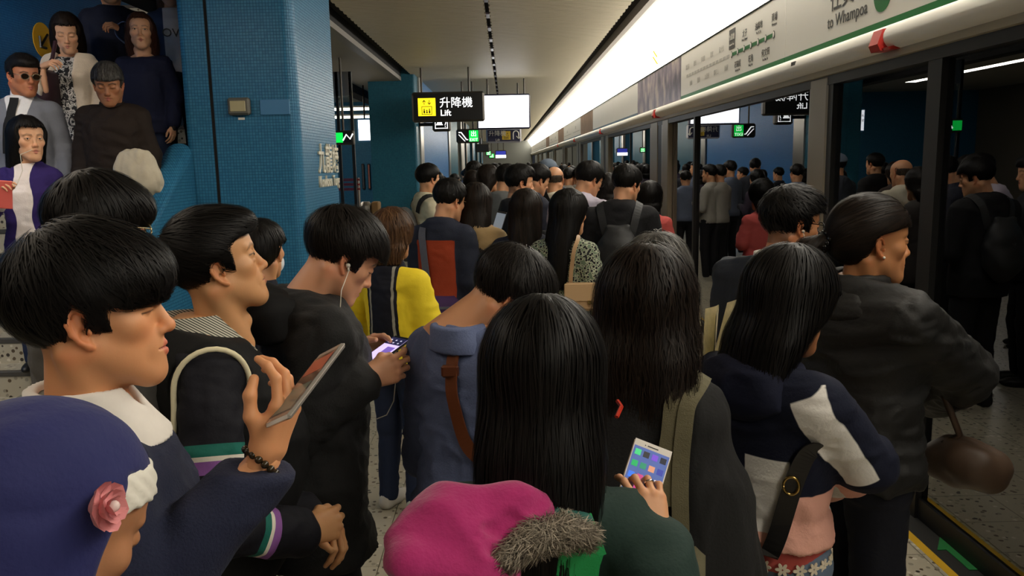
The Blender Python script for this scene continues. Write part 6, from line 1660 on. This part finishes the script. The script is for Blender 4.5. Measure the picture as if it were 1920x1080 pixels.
def build_s7():
    p = on_stairs('girl with long brown hair in denim jacket over a printed white shirt, beside the pillar', 318, -18, 6.2, 182, 0, sex='f', eye='down', L='down', R='down', tone=SK3)
    p.hair('midstraight', H_lbrown, n=1200, seed=171, width=.002, length=.2, grav=.85, part=.02)
    p.top('denim_jacket', layer_mat('denim_jacket', srgb(52, 68, 98), [('wa', srgb(206, 204, 206))]), t=.024, hem=.92, res=.013, seed=53, attr=lambda V: {'wa': np.minimum(.070 - np.abs(V[:, 0]), V[:, 1] - .01)})
    lt = text_mesh('lettering', 'OVE', .085, M_blk, frame(np.array((.085, .150, 1.20)) * p.sc, (-1, 0, 0), (0, 0, 1)), p.o, .004)
    p.trousers('trousers', BLKC); p.shoes(SHOE_B)
build_s7()

# ------------------------------------------------------------------ the queue in the middle
def mid(label, u, v, Y, app, pitch=0, hair='short', hm=None, hn=1200, hl=.08, hk=None, top=(40, 40, 44), hem=.8, t=.024, trousers=None, flare=0., attr=None, tmat=None, tname='jacket', belly=0., bag=.008, **k):
    k.setdefault('eye', 'down')
    p = Person(label, P(u, v, Y), app + az(u), pitch=pitch, hres=.005, **k)
    if hair: p.hair(hair, hm or H_black, res=.007, n=hn, length=hl, seed=int(u), width=.0024, **(hk or dict(grav=.25)))
    p.top(tname, tmat or cloth('mid_%d_%d_%d' % top, top), t=t, hem=hem, flare=flare, res=.013, fold=.007, seed=int(u) % 17, attr=attr, bag=bag, belly=belly)
    p.tf = p.fn
    p.trousers('trousers', trousers or DRK, res=.022); p.shoes(SHOE_B); return p
LONG = dict(grav=.86, nseg=10)
def orange(V): return {'og': np.minimum.reduce([1.335 - V[:, 2], .128 - np.abs(V[:, 0]), .03 - V[:, 1]])}
p = mid('man in navy and orange jacket with thin glasses and grey back strap', 843, 377, 4.9, 52, 16, body=22, hl=.05, attr=orange, tmat=layer_mat('jacket_orange', srgb(36, 40, 54), [('og', srgb(150, 58, 32))]), belly=.015, build=.98, shw=.92, bag=.012, L='front', R='down', hem=.82)
p.glasses(mat('frame_gold', srgb(196, 176, 130), .3, metal=.7))
t = empty('sling_bag', p.root, label='purple sling bag with grey strap on the navy and orange jacket', cat='bag')
p.ribbon([P(778, 420, 4.75), P(777, 460, 4.7), P(782, 510, 4.7), P(790, 545, 4.7)], .05, cloth('strap_grey', (92, 94, 104)), 'strap', fn=p.tf, own=t, off=.012)
c = P(812, 586, 4.74) - np.array(t.location); MB().box(c - (.20, .06, .13), c + (.17, .06, .10), bev=.04).build('body', cloth('bag_purple', (66, 44, 84)), t, smooth=True); MB().box(c + (-.19, -.066, .03), c + (.16, -.058, .045)).build('piping', cloth('strap_grey', (92, 94, 104)), t)
p = mid('woman with long straight brown hair in a beige trench coat holding a phone', 893, 384, 5.0, 12, 8, body=20, hair='long', hm=H_brown, hn=2600, hl=.3, hk=LONG, top=(176, 148, 106), hem=.52, t=.03, flare=.04, sex='f', tname='trench_coat', R=(P(930, 470, 4.9), P(924, 432, 5.2)), L='phone', hand_pose=('hold', 'hold'), bag=.02)
phone('phone', P(936, 416, 5.25), (.3, .3, .9), (-.3, -.8, .3), 'dark phone held up by the woman in the beige trench coat', M_blk, E('screen_pale', srgb(120, 130, 140), .5))
p = mid('woman with long dark brown hair in navy top, beside the tweed jacket', 986, 397, 4.8, 8, 6, hair='long', hm=H_brown, hn=2600, hl=.3, hk=LONG, top=(26, 30, 46), sex='f', R='phone', L='phone', shw=1.1)
t = NT('tweed'); tc = t.n('TexCoord'); vo = t.n('TexVoronoi', Scale=64); t.l(tc.outputs['Object'], vo.inputs['Vector']); cr = t.n('ValToRGB'); cr.color_ramp.interpolation = 'CONSTANT'; e = cr.color_ramp.elements
e[0].color = srgb(24, 26, 26); e[1].position = .46; e[1].color = srgb(168, 172, 148); x_ = e.new(.62); x_.color = srgb(96, 112, 92); t.l(vo.outputs['Distance'], cr.inputs[0]); t.l(cr.outputs[0], t.b.inputs['Base Color']); t.b.inputs['Roughness'].default_value = .9
p = mid('woman with very long black hair in a black and white tweed jacket', 1068, 400, 4.5, 48, 6, body=30, hair='long', hm=H_black, hn=2800, hl=.3, hk=LONG, tmat=t.m, hem=.86, sex='f', R='down', L='phone', bag=.022, shw=1.05)
t = empty('handbag', p.root, label='beige flap handbag with a gold clasp by the tweed jacket', cat='bag')
c = P(1090, 556, 4.3) - np.array(t.location); LB = mat('leather_beige', srgb(176, 142, 104), .45, noise=.06, nscale=30)
MB().box(c - (.092, .04, .075), c + (.092, .04, .075), bev=.015).build('body', LB, t); MB().box(c + (-.096, -.047, -.02), c + (.096, -.038, .079), bev=.004).build('flap', mat('leather_beige_pale', srgb(190, 156, 116), .45), t); MB().box(c + (.03, -.052, -.035), c + (.055, -.046, -.015)).build('clasp', mat('gold', srgb(230, 200, 130), .2, metal=1), t)
p.ribbon([P(1090, 432, 4.4), P(1076, 470, 4.35), P(1070, 510, 4.33), P(1068, 535, 4.32)], .022, LB, 'strap', fn=p.tf, own=t, off=.012)
p = mid('young man in a black jacket with a black backpack, short hair, seen from behind', 1175, 347, 5.4, 40, 14, body=12, hl=.06, top=(25, 25, 28), build=1.05, R='phone', L='phone', hem=.78)
t = empty('backpack', p.root, label='black backpack with straps on the black jacket', cat='backpack'); BK = mat('backpack_black', srgb(30, 31, 33), .6, noise=.15, nscale=40, bump=.3)
fb = comb([('u', ell((0, -.20, 1.10), (.145, .085, .21)), .01), ('u', ell((0, -.255, 1.03), (.10, .05, .10)), .03), ('u', cone((-.06, -.20, 1.30), (.06, -.20, 1.30), .02, .02), .02)])
V, Q = surf(fb, (-.2, -.35, .85), (.2, -.08, 1.36), .011); V = V + vnormals(V, Q) * ((vnoise(V * 16) - .5) * .02)[:, None]; mesh_obj('body', p.world(V) - np.array(t.location), Q, BK, t)
for sd in (-1, 1):
    p.ribbon([p.w1((sd * .075, -.13, 1.24)), p.w1((sd * .095, -.09, 1.36)), p.w1((sd * .10, -.02, 1.42)), p.w1((sd * .11, .08, 1.33)), p.w1((sd * .12, .12, 1.2))], .05, BK, 'strap', fn=p.tf, own=t, off=.012)
MB().tube([p.w1((-.05, -.25, 1.18)) - p.root, p.w1((0, -.29, 1.14)) - p.root, p.w1((.05, -.25, 1.18)) - p.root], .008, 6).build('lace', BK, t)
p = mid('man in a pale lilac shirt and thin glasses, head bowed', 1104, 338, 5.75, 52, 24, body=35, hl=.07, top=(196, 188, 206), tname='shirt', t=.018, R='phone', L='phone', bag=.012); p.glasses(mat('frame_black', srgb(14, 14, 15), .25))
p = mid('woman with a dark bob in a coral cardigan and pale trousers by the doors', 1219, 372, 8.0, 4, 0, hair='bob', hk=dict(grav=.75, t=.02), top=(214, 96, 92), tname='cardigan', sex='f', hs=1.2, R='phone', L='phone', build=1.25, trousers=cloth('trouser_cream', (188, 186, 160)), hem=.66)
p.garment('collar', cloth('collar_white', (226, 220, 212), bump=.15), [('u', loft([(1.39, 0, -.03, .10, .088), (1.46, 0, -.04, .07, .070)]), .01)], lo=(-.15, -.17, 1.36), hi=(.15, .1, 1.5), res=.012, fold=0)
p = mid('balding man in an off-white shirt with dark strap across his back', 1040, 338, 7.2, 14, 8, hair='balding', hm=hair_mat('hair_thin', (.03, .022, .016), (.10, .075, .055)), hn=500, hl=.03, top=(200, 192, 172), tname='shirt', t=.02, R='phone', L='phone', build=1.08)
t = empty('shoulder_strap', p.root, label='dark strap across the back of the off-white shirt', cat='strap'); p.ribbon([P(1022, 362, 7.1), P(1026, 375, 7.05), P(1034, 392, 7.05), P(1042, 405, 7.05)], .05, BLKC, 'band', fn=p.tf, own=t, off=.012)
mid('man with a high quiff and bare forehead in a black jacket, facing the doors', 974, 344, 5.9, 74, 6, hair='quiff', hn=1200, hl=.05, hk=dict(grav=.05), top=(30, 30, 34), R='phone', L='phone', scalp=.5)
mid('woman with wavy brown hair facing the doors, grey top', 917, 336, 7.6, 66, 4, hair='mid', hm=H_brown, hk=LONG, top=(110, 106, 100), sex='f', R='phone', L='phone')
mid('man in a mid-grey coat with short black hair, behind the high quiff', 950, 338, 6.9, 40, 16, top=(104, 106, 106), tname='coat', hem=.6, R='phone', L='phone')
mid('man with thick black hair bowing his head, between the quiff and the balding man', 1008, 338, 6.8, 62, 22, top=(38, 40, 52), R='phone', L='phone')
p = mid('man in a cream shirt wearing the grey and orange backpack beside the blue wall', 803, 336, 7.0, 58, 2, body=66, top=(206, 196, 168), tname='shirt', t=.02, R='phone', L='phone')
t = empty('backpack', p.root, label='grey and orange backpack on the cream shirt', cat='backpack')
fb = comb([('u', ell((0, -.22, 1.12), (.15, .11, .23)), .01), ('u', ell((0, -.29, 1.03), (.11, .06, .11)), .03)]); V, Q = surf(fb, (-.2, -.4, .85), (.2, -.08, 1.4), .014)
o = mesh_obj('body', p.world(V) - np.array(t.location), Q, band_mat('pack_orange', [(0, srgb(92, 92, 92)), (.5, srgb(206, 84, 50)), (.62, srgb(92, 92, 92))], bump=.3), t); attr_f(o, 's', (np.abs(V[:, 2] * 3 + np.abs(V[:, 0]) * 5) % 1))
for sd in (-1, 1): p.ribbon([p.w1((sd * .09, -.12, 1.3)), p.w1((sd * .10, -.04, 1.42)), p.w1((sd * .11, .08, 1.33)), p.w1((sd * .13, .10, 1.15)), p.w1((sd * .12, -.1, 1.0))], .055, cloth('strap_dark', (40, 40, 40)), 'strap', fn=p.tf, own=t, off=.012)
p = mid('person in a grey-blue cap behind the balding man', 1028, 322, 8.6, 30, 4, hair='crop', hn=300, top=(60, 64, 74), R='phone', L='phone')
f = comb([('u', ell((0, -.01, .05), (.094, .118, .088)), .01), ('u', ell((0, .12, .06), (.06, .06, .008)), .01), ('i', plane((0, .1, -1), -.045), .004)]); V, Q = surf(f, (-.12, -.14, .02), (.12, .2, .16), .01); mesh_obj('cap', p.toroot(V @ p.Rh.T + p.hc), Q, cloth('cap_blue', (100, 112, 128)), p.o)
mid('person with a dark brown bob between the lilac shirt and the black backpack', 1140, 358, 6.2, 10, 4, hair='bob', hm=H_soft, hk=dict(grav=.75), top=(52, 48, 46), sex='f', R='phone', L='phone')
mid('woman with dark hair just left of the wavy-haired woman, far along the wall', 886, 342, 9.0, 10, 4, hair='bob', hm=H_brown, hk=dict(grav=.75), top=(70, 60, 56), sex='f', R='phone', L='phone')
mid('man with cropped black hair in a black jacket further along the blue wall', 889, 323, 9.5, 30, 0, hair='crop', hn=400, top=(28, 28, 30), R='phone', L='phone')
mid('woman with dark brown hair behind the man in the grey coat, facing left', 930, 352, 8.2, -20, 6, hair='mid', hm=H_brown, hk=LONG, top=(60, 58, 60), sex='f', R='phone', L='phone')

# ------------------------------------------------------------------ the crowd further down the platform
protos = []
for k, (sex, hr, hm, tp) in enumerate((('m', 'short', H_black, (40, 42, 50)), ('f', 'mid', H_brown, (96, 88, 84)), ('m', 'crop', H_soft, (90, 98, 116)), ('f', 'bob', H_black, (54, 46, 60)), ('m', 'swept', H_black, (150, 146, 138)))):
    q = Person('commuter far down the crowded platform, small and partly hidden', (-.9 + .45 * k, 10.4 + .3 * k, 1.52 if sex == 'm' else 1.45), -20 + 15 * k, sex=sex, hres=.009, eye='down', R='phone', L='phone', bodyres=.04, hand_pose=(None, None), group='far crowd on the platform')
    q.hair(hr, hm, res=.01, n=0); q.top('jacket', cloth('far_%d' % k, tp), res=.022, fold=.004); q.trousers('trousers', DRK, res=.035, fold=0); protos.append(q)
rr = random.Random(4); n = 0
for row in range(26):
    Y = 11.6 + row * .85 + (row ** 1.5) * .06
    for c_ in range(4):
        if rr.random() < .25: continue
        X = -1.0 + .72 * c_ + rr.uniform(-.12, .12); q = protos[rr.randrange(5)]
        r = q.o.copy(); link(r); r.rotation_mode = 'XYZ'
        s_ = rr.uniform(.94, 1.06); r.matrix_world = Matrix.Translation((X, Y + rr.uniform(-.12, .12), 0)) @ Matrix.Rotation(math.radians(rr.uniform(-70, 40)), 4, 'Z') @ Matrix.Scale(s_, 4)
        for ch in q.o.children:
            d = ch.copy(); link(d); d.parent = r
        n += 1
